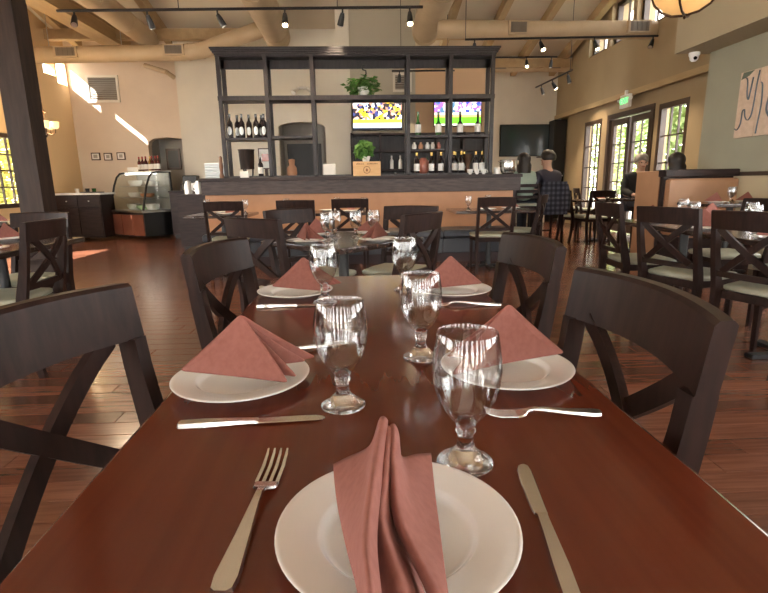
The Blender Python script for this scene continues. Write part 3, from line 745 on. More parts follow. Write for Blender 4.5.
# ------------------------------------------------------------------ bar with shelf tower
bar = thing('bar_counter', 'long bar counter with a dark fascia and orange padded front', 'bar', (0.07, 7.6, 0))
MB().box(-2.34, 2.36, 0, .62, 1.155, 1.205, ch=.004).build('countertop', 'espresso', bar)
MB().box(-2.32, 2.34, .02, .10, .965, 1.155).build('fascia', 'fascia', bar)
MB().box(-2.30, 2.30, .10, .56, 0, 1.155).build('body', 'espresso', bar)
MB().box(-2.28, 2.24, .05, .10, .40, .965, ch=.008).build('padded_back', 'orange_vinyl', bar)
bench = thing('bar_bench', 'dark blue vinyl bench running along the front of the bar', 'bench', (0.07, 7.6, 0))
for i in range(4):
    x0 = -2.2+1.1*i
    MB().box(x0+.004, x0+1.096, -.56, .045, .34, .45, ch=.02).build('seat_cushion', 'navy_vinyl', bench, bevel=.01)
    MB().box(x0+.004, x0+1.096, -.53, -.46, .13, .34, ch=.01).build('front_panel', 'navy_vinyl', bench)
MB().box(-2.2, 2.2, -.46, .02, 0, .34).box(-2.2, 2.2, -.51, -.46, 0, .13).build('base', 'plinth', bench)

sh = thing('bar_shelf', 'tall open black shelf tower standing on the bar counter', 'shelf', (0.03, 7.82, 1.205))
D0, D1 = -.17, .17
PX = [-1.915, -1.27, -.63, .72, 1.33, 1.93]
for i, x in enumerate(PX):
    MB().box(x-.026, x+.026, D0, D0+.05, 0, 1.64).box(x-.026, x+.026, D1-.05, D1, 0, 1.64).build('upright', 'shelf_wood', sh)
MB().box(-1.95, 1.965, D0-.01, D1+.01, 1.64, 1.665).box(-1.97, 1.985, D0-.03, D1+.03, 1.665, 1.69).box(-1.985, 2.0, D0-.045, D1+.045, 1.69, 1.715).box(-2.0, 2.015, D0-.06, D1+.06, 1.715, 1.735).build('cornice', 'shelf_wood', sh)
MB().box(-1.95, 1.965, D0+.02, D0+.05, 1.625, 1.64).box(-1.95, 1.965, D1-.05, D1-.02, 1.52, 1.64).build('top_rail', 'shelf_wood', sh)
ZU = 1.055
MB().box(-1.95, 1.965, D0+.005, D1-.005, ZU, ZU+.06).build('shelf_board', 'shelf_wood', sh)
for a, b, zz in ((PX[0], PX[1], .52), (PX[1], PX[2], .54), (PX[3], PX[4], .53), (PX[4], PX[5], .53)):
    MB().box(a+.032, b-.032, D0+.01, D1-.01, zz, zz+.035).build('shelf_board', 'shelf_wood', sh)
MB().box(PX[3]+.032, PX[4]-.032, .02, D1-.01, .36, .38).build('shelf_board', 'shelf_wood', sh)
MB().box(-1.95, 1.965, D0, D1, 0, .025).build('base_board', 'shelf_wood', sh)
BZ = 1.205+.025
# bottles ---------------------------------------------------------------
def bottle_proto(h, r, body, lab, foil, name, label, group, sh_=.58):
    t = thing(name, label, 'bottle', group=group)
    MB().lathe([(.001, 0), (r*.95, 0), (r, .006), (r, h*sh_), (r*.86, h*(sh_+.08)), (r*.42, h*(sh_+.17)), (r*.36, h*.86), (r*.36, h*.97), (.001, h*.97)], 14).build('glass_body', body, t, 50)
    MB().lathe([(r*.40, h*.84), (r*.42, h*.85), (r*.42, h), (.001, h)], 12).build('foil_cap', foil, t, 50)
    if lab: MB().lathe([(r*1.01, h*.12), (r*1.015, h*.13), (r*1.015, h*.45), (r*1.01, h*.46)], 14, cap=False).build('label', lab, t, 50)
    return t
def row(proto, pts, labels=None):
    for i, p in enumerate(pts):
        if i == 0: proto.location = p; o = proto
        else: o = dup(proto, p)
        if labels:
            o['label'] = labels[i]
            if 'group' in o: del o['group']
def oval_label(t, r, h):   # oval printed label of the dark bottles
    rg = []
    for i in range(9):
        a = -.8+1.6*i/8; hh = h*.17*math.sqrt(max(0, 1-(a/.8)**2))+.001; rr = r*1.02
        rg.append([(rr*math.sin(a), -rr*math.cos(a), h*.30-hh), (rr*math.sin(a), -rr*math.cos(a), h*.30+hh)])
    MB().rings(rg, closed=False).build('label', 'white_plate', t)
b1 = bottle_proto(.33, .042, 'bottle_dark', None, 'bottle_dark', 'wine_bottle', 'dark oval-labelled wine bottle in the left cluster on the left bar shelf', 'left cluster of dark bottles')
oval_label(b1, .042, .33)
z1 = 1.205+.52+.035
ORD = ['leftmost', 'second from left', 'third from left', 'fourth from left', 'fifth from left', 'rightmost']
pts = [(-1.80, 7.74, z1), (-1.72, 7.86, z1), (-1.635, 7.75, z1), (-1.545, 7.82, z1)]
row(b1, pts, ['dark oval-labelled wine bottle, %s in the left cluster on the left bar shelf' % w_ for w_ in ('leftmost', 'second from left', 'third from left', 'rightmost')])
for p, w_ in (((-1.43, 7.75, z1), 'leftmost'), ((-1.375, 7.87, z1), 'second from left'), ((-1.32, 7.75, z1), 'rightmost')): dup(b1, p, None, 'dark oval-labelled wine bottle, %s in the right cluster on the left bar shelf' % w_)
zu = 1.205+.53+.035
b2 = bottle_proto(.33, .046, 'bottle_green', 'label_white', 'bottle_green', 'sparkling_bottle', 'green sparkling wine bottle', 'x', .42)
row(b2, [(.90, 7.76, zu), (1.20, 7.76, zu)], ['green sparkling wine bottle on the left of the middle bar shelf', 'green sparkling wine bottle beside the shelf upright in the middle'])
b3 = bottle_proto(.33, .046, 'bottle_dark', 'label_white', 'bottle_dark', 'sparkling_bottle', 'x', 'x', .42)
row(b3, [(1.52, 7.76, zu), (1.78, 7.76, zu)], ['dark sparkling wine bottle left of two before the football screen', 'dark sparkling wine bottle right of two before the football screen'])
b4 = bottle_proto(.30, .042, 'bottle_dark', 'label_white', 'foil_gold', 'wine_bottle', 'white labelled bottle on the counter below the green bottles', 'white labelled bottles below the green bottles')
row(b4, [(.88, 7.74, BZ), (1.10, 7.75, BZ), (1.24, 7.74, BZ)], ['%s white labelled bottle on the counter below the green bottles' % w_ for w_ in ('leftmost', 'middle', 'rightmost')])
b5 = bottle_proto(.31, .042, 'bottle_dark', 'label_white', 'foil_gold', 'wine_bottle', 'dark wine bottle with white label in the lower right shelf bay', 'bottles in the lower right shelf bay')
row(b5, [(1.43, 7.74, BZ), (1.54, 7.73, BZ), (1.77, 7.80, BZ), (1.865, 7.80, BZ), (1.48, 7.90, BZ), (1.62, 7.92, BZ)], ['%s dark wine bottle in the lower right shelf bay' % w_ for w_ in ('front leftmost', 'front second from left', 'front second from right', 'front rightmost', 'rear left', 'rear right')])
# cups and jars on the small shelf
zq = 1.205+.38
for i, (x, mm) in enumerate(((.86, 'white'), (.96, 'terracotta'), (1.06, 'white'), (1.14, 'white'), (1.23, 'pink_glass'))):
    o = MB().lathe([(.001, 0), (.028, 0), (.036, .03), (.034, .06), (.018, .085), (.018, .1), (.012, .1), (.012, .02), (.001, .02)], 14).build('small_jar', mm, None, 50)
    tag(o, ['white jar at the left end of the small glass shelf', 'tan jar second on the small glass shelf', 'white jar third on the small glass shelf', 'white jar fourth on the small glass shelf', 'pink jar at the right end of the small glass shelf'][i], 'jar', loc=(x, 7.91, zq))
o = MB().lathe([(.001, 0), (.05, 0), (.085, .05), (.10, .11), (.085, .18), (.05, .215), (.04, .23), (.032, .225), (.032, .05), (.001, .04)], 20).build('round_vase', 'pink_glass', None, 50)
tag(o, 'round pink vase among the bottles under the green bottles', 'vase', loc=(1.00, 7.90, BZ))
o = MB().lathe([(.001, 0), (.06, 0), (.07, .04), (.05, .10), (.11, .2), (.12, .3), (.11, .3), (.04, .12), (.001, .1)], 18).build('dark_vase', 'bronze', None, 50)
tag(o, 'dark flared vase among the lower right shelf bottles', 'vase', loc=(1.645, 7.79, BZ)).scale = (.6, .6, .9)
for i, x in enumerate((1.66, 1.76, 1.86)):
    t = thing('coffee_cup', ['white cup left of the row before the lower right bottles', 'middle white cup before the lower right bottles', 'white cup right of the row before the lower right bottles'][i], 'cup', (x, 7.67, 1.205))
    MB().lathe([(.001, 0), (.025, 0), (.04, .03), (.043, .075), (.039, .075), (.034, .02), (.001, .015)], 16).build('bowl', 'white', t, 50)
    MB().tube([(.04, 0, .06), (.062, 0, .055), (.062, 0, .03), (.036, 0, .02)], .005, 6).build('handle', 'white', t, 50)
o = tag(MB().lathe([(.001, 0), (.05, 0), (.052, .09), (.046, .095), (.046, .01), (.001, .008)], 16).build('white_mug', 'white', None, 50), 'white tumbler right beside the shelf tower end', 'cup', loc=(2.08, 7.74, 1.205))
bk = thing('ice_bucket', 'round steel ice bucket at the right end of the bar', 'bucket', (2.26, 7.78, 1.205))
MB().lathe([(.001, 0), (.08, 0), (.115, .05), (.125, .12), (.115, .19), (.122, .205), (.112, .205), (.108, .19), (.116, .12), (.10, .02), (.001, .015)], 24).build('bowl', 'steel', bk, 50)
for s_ in (-1, 1): MB().tube([(s_*.115, 0, .18), (s_*.15, 0, .19), (s_*.15, 0, .14), (s_*.12, 0, .13)], .008, 6).build('handle', 'steel', bk, 50)
# crate with burnt emblem
cr = thing('wooden_crate', 'small pale wooden wine crate with a burnt round emblem', 'crate', (.14, 7.70, 1.205))
MB().box(-.20, .20, -.07, .07, 0, .205, ch=.003).build('box', 'crate', cr)
ring = MB(); n = 28
ring.rings([[(rr*math.cos(2*PI*j/n), yy, .085+rr*math.sin(2*PI*j/n)) for j in range(n)] for rr, yy in ((.052, -.0695), (.052, -.0712), (.044, -.0712), (.044, -.0695))], cap=False)
e_ = ring.build('emblem', 'crate_burn', cr)
MB().prism([(-.012, .065), (.012, .065), (.016, .085), (0, .112), (-.016, .085)], 'y', -.0712, -.0695).build('emblem', 'crate_burn', cr)
xx = -.155
while xx < .15:
    ww = random.uniform(.010, .018)
    if abs(xx+.03) > .018: MB().box(xx, xx+ww, -.0712, -.0695, .163, .163+random.uniform(.012, .018)).build('burnt_letter', 'crate_burn', cr)
    xx += ww+.006
# plants
def leaf_quads(mb, c, rad, n, size, droop=0, flat=1.0, shell=False):
    for _ in range(n):
        while True:
            p = Vector((random.uniform(-1, 1), random.uniform(-1, 1), random.uniform(-1, 1)))
            if p.length < 1 and (not shell or p.length > .55): break
        q = Vector((c[0]+p.x*rad[0], c[1]+p.y*rad[1], c[2]+p.z*rad[2]))
        a = random.uniform(0, 2*PI); d = Vector((math.cos(a), math.sin(a), random.uniform(-.8, .4)-droop)).normalized()
        s = d.cross(Vector((random.uniform(-.5, .5), random.uniform(-.5, .5), 1))).normalized(); up = s.cross(d)
        L_ = size*random.uniform(.7, 1.3); W_ = L_*.36
        o = len(mb.v)
        mb.v += [tuple(q), tuple(q+d*L_*.5+s*W_+up*L_*.08), tuple(q+d*L_), tuple(q+d*L_*.5-s*W_+up*L_*.08)]
        mb.f.append((o, o+1, o+2, o+3))
    return mb
def rawbuild(mb, name, m, parent):
    me = bpy.data.meshes.new(name); me.from_pydata(mb.v, [], mb.f); me.update(); me.materials.append(M[m])
    o = bpy.data.objects.new(name, me); COL.objects.link(o); o.parent = parent; return o
pl = thing('potted_plant', 'leafy green potted plant on the top board of the bar shelf', 'plant', (.12, 7.80, 1.205+ZU+.06))
MB().lathe([(.001, 0), (.07, 0), (.09, .1), (.095, .1), (.095, .12), (.085, .12), (.08, .1), (.001, .09)], 18).build('pot', 'white', pl, 50)
rawbuild(leaf_quads(MB(), (0, 0, .14), (.25, .16, .13), 330, .085), 'foliage', 'leaf', pl)
MB().tube([(0, 0, .1), (.05, 0, .2), (.12, .02, .22)], .006, 6).build('stem', 'leaf', pl)
p2 = thing('potted_plant', 'drooping green plant in a white cup on the wooden crate', 'plant', (.13, 7.72, 1.41))
MB().lathe([(.001, 0), (.045, 0), (.065, .06), (.068, .075), (.06, .075), (.001, .05)], 16).build('pot', 'white', p2, 50)
rawbuild(leaf_quads(MB(), (-.03, 0, .20), (.12, .09, .12), 190, .10, droop=.9), 'foliage', 'leaf', p2)
MB().tube([(0, 0, .05), (-.01, 0, .14), (-.04, 0, .26)], .006, 6).build('stem', 'leaf', p2)
o = MB().tube([(.0, 0, 0), (.035, 0, .03), (.03, 0, .075), (-.01, 0, .085), (-.03, 0, .12), (.0, 0, .155), (.04, 0, .14)], .010, 8).build('iron_hook', 'black', None, 60)
tag(o, 'black iron S-shaped hook hanging above the leafy shelf plant', 'hook', loc=(.13, 7.93, 2.62))
# left end of the bar: stacked trays, brown grinder, dark planter, framed card
for k in range(6):
    o = MB().box(-.14, .14, -.10, .10, 0, .036, ch=.008).build('white_tray', 'white_plate', None)
    tag(o, 'pale blue tray %s of the stack on the bar' % ['at the bottom', 'second from the bottom', 'third from the bottom', 'third from the top', 'second from the top', 'at the top'][k], 'tray', 'stacked trays on the bar', (-1.97-.13, 7.95, 1.205+.037*k))
o = MB().lathe([(.001, 0), (.032, 0), (.034, .03), (.022, .08), (.030, .16), (.022, .24), (.026, .29), (.001, .31)], 16).build('pepper_mill', 'brown_wood', None, 50)
tag(o, 'tall brown wooden pepper mill left of the shelf tower', 'pepper mill', loc=(-1.955, 7.68, 1.205))
pt = thing('dark_planter', 'dark woven planter on the counter inside the left shelf bay', 'planter', (-1.62, 7.86, BZ))
MB().lathe([(.001, .10), (.10, .10), (.115, .36), (.125, .38), (.11, .38), (.10, .3), (.001, .28)], 18).build('basket', 'post_wood', pt, 50)
for a in range(3): MB().tube([(.07*math.cos(a*2.1), .07*math.sin(a*2.1), 0), (.08*math.cos(a*2.1), .08*math.sin(a*2.1), .11)], .012, 6).build('leg', 'black', pt)
b6 = bottle_proto(.26, .038, 'bottle_dark', 'label_white', 'bottle_dark', 'wine_bottle', 'small dark bottle right of the dark planter', 'y'); b6.location = (-1.40, 7.72, BZ); del b6['group']
fr = thing('framed_card', 'white card in a thin dark frame inside the left shelf bay', 'picture', (-1.36, 7.92, BZ))
MB().box(-.10, .10, 0, .015, .10, .40).build('frame', 'frame_dark', fr); MB().box(-.085, .085, -.003, .0, .115, .385).build('card', 'paper', fr); MB().box(-.05, .05, -.005, -.003, .21, .32).build('print', 'pink_glass', fr)
MB().box(-.02, .02, .015, .10, 0, .25).build('stand', 'frame_dark', fr)
tag(MB().box(-.06, .06, -.05, .05, 0, .09, ch=.006).build('napkin_box', 'white', None), 'white box below the dark planter on the bar', 'box', loc=(-1.62, 7.66, 1.205))
# goods in the middle of the tower, on the counter behind
o = MB().lathe([(.001, 0), (.06, 0), (.075, .06), (.07, .14), (.04, .18), (.05, .26), (.001, .27)], 16).build('ceramic_jug', 'terracotta', None, 50)
tag(o, 'tan ceramic jug before the dark screen of the bar alcove', 'jug', loc=(-.98, 7.98, 1.205))
tag(MB().box(-.09, .09, -.08, .08, 0, .19, ch=.01).build('white_box', 'white', None), 'white canister right of the alcove behind the bar', 'canister', loc=(-.42, 8.02, 1.205))

# ------------------------------------------------------------------ back bar, televisions
bb = thing('back_bar', 'dark back bar cabinet with open shelves under the televisions', 'cabinet', (1.3, 10.85, 0))
MB().box(-1.42, 1.42, -.1, .35, 0, 1.0).build('base', 'espresso', bb); MB().box(-1.45, 1.45, -.13, .35, 1.0, 1.04).build('worktop', 'shelf_wood', bb)
MB().box(-1.42, 1.42, .30, .35, 1.04, 2.1).build('back_panel', 'shelf_wood', bb)
for x in (-1.42, -.83, -.25, .35, .9, 1.38): MB().box(x, x+.04, 0, .30, 1.04, 2.1).build('upright', 'espresso', bb)
for zz in (1.35, 1.72, 2.06): MB().box(-1.42, 1.42, 0, .30, zz, zz+.03).build('shelf_board', 'espresso', bb)
wg = bottle_proto(.27, .04, 'white', None, 'white', 'decanter', 'pale decanter on the back bar shelves behind the crate', 'pale decanters on the back bar')
row(wg, [(.72, 10.95, 1.38), (.90, 10.95, 1.38), (.80, 11.0, 1.04), (.45, 10.95, 1.04)], ['pale decanter on the %s of the back bar' % w_ for w_ in ('upper shelf left', 'upper shelf right', 'worktop right', 'worktop left')])
def tv(x0, x1, z0, z1, y_, scr, label, name='television', mount=None):
    t = thing(name, label, 'television', ((x0+x1)/2, y_, (z0+z1)/2)); hw, hh = (x1-x0)/2, (z1-z0)/2
    MB().box(-hw, hw, 0, .05, -hh, hh, ch=.006).build('casing', 'black_gloss', t)
    MB().box(-hw+.018, hw-.018, -.004, 0, -hh+.02, hh-.018).build('screen', scr, t)
    MB().box(-.2, .2, .05, mount or .12, -.12, .12).build('wall_mount', 'black', t)
tv(-.075, .955, 2.16, 2.80, 11.0, 'screen_game', 'bright television showing players in yellow behind the bar', mount=.5)
tv(1.60, 2.60, 2.22, 2.80, 11.0, 'screen_field', 'bright television showing a green playing field behind the bar', mount=.5)
tv(3.78, 5.10, 1.73, 2.54, 13.86, 'screen_off', 'large dark switched-off television on the far wall', mount=.14)
sp = thing('speaker_tower', 'tall black cabinet in the corner beside the dark television', 'cabinet', (5.28, 13.55, 0))
MB().box(-.17, .15, 0, .40, 0, 2.62, ch=.01).build('body', 'black', sp); MB().box(-.15, .13, -.012, 0, .1, 1.3).build('door', 'black_gloss', sp); MB().box(-.15, .13, -.012, 0, 1.35, 2.56).build('door', 'black', sp)
MB().lathe([(.001, 0), (.012, .0), (.012, .03), (.001, .03)], 8, (.1, -.03, 1.2)).build('knob', 'steel_dull', sp)
def vent(x0, x1, z0, z1, y_, label, slats=9):
    t = thing('wall_vent', label, 'vent', ((x0+x1)/2, y_, (z0+z1)/2)); hw, hh = (x1-x0)/2, (z1-z0)/2; f = .05
    MB().box(-hw, -hw+f, -.03, 0, -hh, hh).box(hw-f, hw, -.03, 0, -hh, hh).box(-hw+f, hw-f, -.03, 0, hh-f, hh).box(-hw+f, hw-f, -.03, 0, -hh, -hh+f).build('frame', 'wall_pale', t)
    MB().box(-hw+f, hw-f, -.004, 0, -hh+f, hh-f).build('backing', 'grille', t)
    for k in range(slats):
        zz = -hh+f+(2*hh-2*f)*(k+.5)/slats
        MB().hexa([(-hw+f, -.024, zz-.012), (hw-f, -.024, zz-.012), (hw-f, -.006, zz+.008), (-hw+f, -.006, zz+.008), (-hw+f, -.022, zz-.008), (hw-f, -.022, zz-.008), (hw-f, -.004, zz+.012), (-hw+f, -.004, zz+.012)]).build('slat', 'niche_grey', t)
vent(-6.05, -5.34, 2.98, 3.56, 12.598, 'large square air vent on the sunlit cream wall', 12)
vent(.80, 1.20, 2.98, 3.36, 11.498, 'small grey vent above the television wall', 6)
pc = [(-6.15, -5.95), (-5.865, -5.68), (-5.57, -5.38)]
for i, (a, b) in enumerate(pc):
    t = thing('small_picture', ['small framed picture left of three under the big vent', 'middle small framed picture under the big vent', 'small framed picture right of three under the big vent'][i], 'picture', ((a+b)/2, 12.58, 1.80-.01*(i == 1)))
    hw = (b-a)/2; hh = .085
    MB().box(-hw, hw, -.01, .02, -hh, hh).build('frame', 'frame_dark', t); MB().box(-hw+.022, hw-.022, -.014, -.01, -hh+.022, hh-.022).build('mat', 'paper', t); MB().box(-hw+.055, hw-.055, -.017, -.014, -hh+.05, hh-.045).build('print', 'niche_grey', t)
t = thing('niche_picture', 'dark framed picture inside the arched niche', 'picture', (-4.52, 13.29, 1.72)); MB().box(-.17, .17, -.03, .01, -.22, .28).build('frame', 'frame_dark', t); MB().box(-.12, .12, -.035, -.03, -.17, .23).build('print', 'black', t)
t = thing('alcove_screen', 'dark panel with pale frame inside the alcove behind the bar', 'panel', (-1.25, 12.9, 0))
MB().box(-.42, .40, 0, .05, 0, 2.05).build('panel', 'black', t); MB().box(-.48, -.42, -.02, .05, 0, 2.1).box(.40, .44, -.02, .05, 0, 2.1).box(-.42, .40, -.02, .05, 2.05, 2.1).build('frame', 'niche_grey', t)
# picture light on the pale wall
t = thing('wall_spotlight', 'white twin-headed spotlight on the pale wall above the alcove', 'spotlight', (-1.16, 12.2, 3.18))
MB().box(-.12, .12, -.04, 0, -.02, .04, ch=.01).build('bracket', 'white', t)
for s_ in (-1, 1): MB().tube([(s_*.09, -.03, 0), (s_*.17, -.14, -.06), (s_*.2, -.2, -.12)], [.025, .04, .055], 12).build('lamp_head', 'white', t, 50)

# ------------------------------------------------------------------ deli display case and side counters
DCL = 1
dc = thing('display_case', 'curved glass deli display case with a copper red base', 'display case', (-4.945, 11.33, 0), R(-35))
MB().box(-.62, .58, .0, .75, .06, .56, ch=.01).build('base', 'black', dc)
for k in range(3): MB().box(-.60+.39*k, -.60+.39*k+.38, -.015, .0, .08, .52, ch=.003).build('front_panel', 'copper_panel', dc)
MB().box(-.64, .60, -.03, .76, .56, .61, ch=.008).build('ledge', 'steel_dull', dc)
sidep = [(0, .61), (.06, .85), (.14, 1.12), (.22, 1.30), (.30, 1.38), (.42, 1.40), (.72, 1.40), (.74, .61)]
for x in (-.62, .56):
    fr_ = MB(); fr_.tube([(x+.01, a, b) for a, b in sidep], .022, 8).build('end_frame', 'black', dc, 40)
    MB().prism(sidep, 'x', x+.005, x+.012).build('end_glass', 'case_glass', dc)
rg = [[(-.60, a, b), (.555, a, b), (.555, a+.006, b-.004), (-.60, a+.006, b-.004)] for a, b in sidep[:6]]
MB().rings(rg).build('front_glass', 'case_glass', dc, 60)
MB().box(-.62, .575, .40, .76, 1.40, 1.43).build('top', 'white', dc); MB().box(-.56, .52, .40, .44, 1.36, 1.395).build('light_strip', 'case_light', dc)
MB().box(-.60, .55, .70, .74, .61, 1.40).build('back_panel', 'niche_grey', dc)
for zz in (.86, 1.10): MB().box(-.59, .545, .24, .69, zz, zz+.015).build('glass_shelf', 'steel_dull', dc)
for k, (xa, zz, hh, mm) in enumerate(((-.45, .61, .12, 'white'), (-.1, .61, .09, 'food_green'), (.25, .61, .12, 'white'), (-.35, .875, .1, 'white'), (.1, .875, .08, 'terracotta'), (-.3, 1.115, .12, 'white'), (.3, 1.115, .1, 'white'))):
    o = MB().lathe([(.001, 0), (.10, 0), (.14, hh*.5), (.145, hh), (.12, hh*.9), (.001, hh*.7)], 14).build('food_tray', mm, None, 50)
    o.matrix_world = dc.matrix_basis @ Matrix.Translation((xa, .45, zz))
    tag(o, ['white dish at the left of the display case floor', 'green salad dish in the middle of the display case floor', 'white dish at the right of the display case floor', 'white dish on the left of the lower case shelf', 'tan pastry dish on the lower case shelf', 'white dish on the left of the upper case shelf', 'white dish on the right of the upper case shelf'][k], 'dish')
bA = bottle_proto(.31, .04, 'bottle_red', 'label_white', 'foil_red', 'wine_bottle', 'wine bottle with white label and red foil on top of the display case', 'bottles on the display case')
bB = bottle_proto(.31, .04, 'bottle_amber', 'label_white', 'foil_gold', 'wine_bottle', 'amber white-wine bottle on top of the display case', 'bottles on the display case')
cw = lambda q: tuple(dc.matrix_basis @ Vector(q))
xs_ = [-.12, .0, .12, .34, .46, .56]
for i, x in enumerate(xs_):
    p = cw((x-.05, .52, 1.43))
    w_ = ORD[i] + ' red-foiled wine bottle with white label on top of the display case'
    if i == 0: bA.location = p; bA['label'] = w_
    else: dup(bA, p, None, w_)
bB.location = cw((.19, .54, 1.43)); del bB['group']
tag(MB().box(-.14, .14, -.1, .1, 0, .09, ch=.006).build('paper_box', 'white', None), 'white box at the left of the bottles on the display case', 'box', loc=cw((-.36, .54, 1.43)))
sc = thing('sideboard', 'dark wooden sideboard against the far left wall', 'sideboard', (-5.88, 11.25, 0), R(-3))
MB().box(-.50, .46, 0, .55, .05, .95, ch=.005).build('body', 'espresso', sc); MB().box(-.53, .49, -.03, .58, .95, .99).build('top', 'white', sc)
for k in range(2):
    d = MB().box(-.48+.47*k, -.48+.47*k+.45, -.018, 0, .10, .68, ch=.004).build('door', 'espresso', sc); MB().box(-.48+.47*k, -.48+.47*k+.45, -.018, 0, .71, .92, ch=.004).build('drawer', 'espresso', sc)
    MB().lathe([(.001, 0), (.014, 0), (.014, .02), (.001, .02)], 8, (-.25+.47*k, -.03, .81)).build('knob', 'steel_dull', sc)
for k, (x, mm, lb) in enumerate(((-.2, 'white', 'white cup on the left of the sideboard'), (.02, 'black', 'dark cup in the middle of the sideboard'), (.16, 'bottle_green', 'green cup on the right of the sideboard'))):
    tag(MB().lathe([(.001, 0), (.035, 0), (.045, .09), (.04, .09), (.03, .01), (.001, .01)], 14).build('sideboard_cup', mm, None, 50), lb, 'cup', loc=(-5.88+x, 11.62, .99))
tag(MB().box(-.2, .2, -.12, .12, 0, .02, ch=.004).build('serving_tray', 'black', None), 'black serving tray lying on the sideboard', 'tray', loc=(-5.66, 11.40, .99))
for nm, loc, rz, lb, ww, dd, hh in (('service_cabinet', (-2.88, 9.15, 0), 0, 'dark service cabinet at the left end of the bar', .5, .6, .96), ('service_cabinet', (-3.72, 11.35, 0), 0, 'dark brown cabinet right of the display case', .62, .6, 1.0)):
    t = thing(nm, lb, 'cabinet', loc, rz)
    MB().box(-ww/2, ww/2, 0, dd, .06, hh-.03, ch=.004).build('body', 'plinth' if nm and hh > .97 else 'espresso', t); MB().box(-ww/2-.015, ww/2+.015, -.02, dd, hh-.03, hh).build('top', 'espresso', t); MB().box(-ww/2+.02, ww/2-.02, .05, dd, 0, .06).build('plinth', 'black', t)
    MB().box(-ww/2+.02, ww/2-.02, -.016, 0, .1, hh-.08, ch=.003).build('door', 'espresso', t)
for k, (x, y_, lb) in enumerate(((-2.78, 9.3, 'steel coffee pot on the service cabinet beside the bar'), (-3.0, 9.42, 'second steel coffee pot on the service cabinet'))):
    t = thing('coffee_pot', lb, 'coffee pot', (x, y_, .96))
    MB().lathe([(.001, 0), (.07, 0), (.075, .12), (.05, .2), (.052, .22), (.001, .24)], 16).build('body', 'steel_dull', t, 50); MB().tube([(-.06, 0, .19), (-.12, 0, .17), (-.12, 0, .08), (-.07, 0, .05)], .01, 6).build('handle', 'black' if k else 'white', t, 50)
t = thing('coffee_machine', 'black coffee machine on the cabinet right of the display case', 'coffee machine', (-3.62, 11.6, 1.0)); MB().box(-.14, .14, -.12, .15, 0, .32, ch=.01).build('body', 'black', t); MB().box(-.11, .11, -.14, -.12, .05, .16).build('drip_bay', 'steel_dull', t)
t = thing('pale_sideboard', 'pale low sideboard in the far right corner', 'sideboard', (4.45, 13.5, 0)); MB().box(-.5, .5, 0, .4, 0, 1.05, ch=.006).build('body', 'wall_pale', t); MB().box(-.52, .52, -.02, .42, 1.05, 1.09).build('top', 'white', t); MB().box(-.47, .47, -.012, 0, .6, .98).build('drawer', 'wall_pale', t)

# ------------------------------------------------------------------ booths
def booth(y_, side, label, x0=3.86, x1=4.77):
    t = thing('booth_bench', label, 'booth', (0, y_, 0)); s = side
    def yb(a, b): return (min(a*s, b*s), max(a*s, b*s))
    a, b = yb(0, .07); MB().box(x0, x1, a, b, 0, 1.12).build('frame', 'espresso', t)
    a, b = yb(.07, .17); MB().box(x0+.03, x1, a, b, .48, 1.10, ch=.02).build('backrest', 'booth_vinyl', t)
    a, b = yb(.07, .56); MB().box(x0+.03, x1, a, b, .40, .50, ch=.02).build('seat', 'booth_vinyl', t)
    a, b = yb(.07, .52); MB().box(x0+.03, x1, a, b, 0, .40).build('base', 'espresso', t)
    a, b = yb(0, .17); MB().box(x0-.03, x1, a, b, 1.12, 1.21, ch=.008).build('cap', 'espresso', t)
    return t
bo1 = booth(6.49, -1, 'orange brown booth bench facing the camera under the painting')
bo2 = booth(6.51, 1, 'orange brown booth bench where the dark haired guest sits', 3.92)
MB().box(3.86, 3.91, -.0, .55, 0, 1.2, ch=.008).build('end_panel', 'booth_vinyl', bo2)

# ------------------------------------------------------------------ painting
pa = thing('wall_painting', 'abstract pale canvas with blue-grey curling lines on the green wall', 'painting', (4.795, 6.12, 1.97))
for k, (a, b) in enumerate(((.06, .38), (-.27, .05), (-.60, -.28))):
    MB().box(-.035, 0, a, b, -.385, .385, ch=.003).build('canvas', 'canvas', pa)
def stroke(pts, r=.016):
    P = []
    for i in range(len(pts)-1):
        for k in range(5):
            t = k/5; p0 = pts[max(i-1, 0)]; p1 = pts[i]; p2 = pts[i+1]; p3 = pts[min(i+2, len(pts)-1)]
            P.append(tuple(.5*(2*b_+(-a_+c_)*t+(2*a_-5*b_+4*c_-d_)*t*t+(-a_+3*b_-3*c_+d_)*t**3) for a_, b_, c_, d_ in zip(p0, p1, p2, p3)))
    P.append(pts[-1])
    MB().tube([(-.036, q[0], q[1]) for q in P], r, 6, flat=.25).build('painted_line', 'paint_blue', pa, 60)
stroke([(.37, -.27), (.33, -.29), (.28, -.22), (.27, -.08), (.24, -.06), (.22, -.14), (.17, -.19), (.12, -.14), (.10, 0), (.09, .2), (.07, .36)])
stroke([(.30, .32), (.25, .28), (.23, .12), (.20, .05), (.18, .15), (.16, .3)], .016)
stroke([(.03, .22), (.0, .18), (-.02, -.02), (.0, -.25), (.01, -.36)])
stroke([(-.06, .34), (-.12, .1), (-.10, -.1), (-.2, -.22)])
MB().prism([(.34, .38), (.37, .30), (.24, .33), (.16, .38)], 'x', -.0365, -.035).build('painted_patch', 'paint_sage', pa)

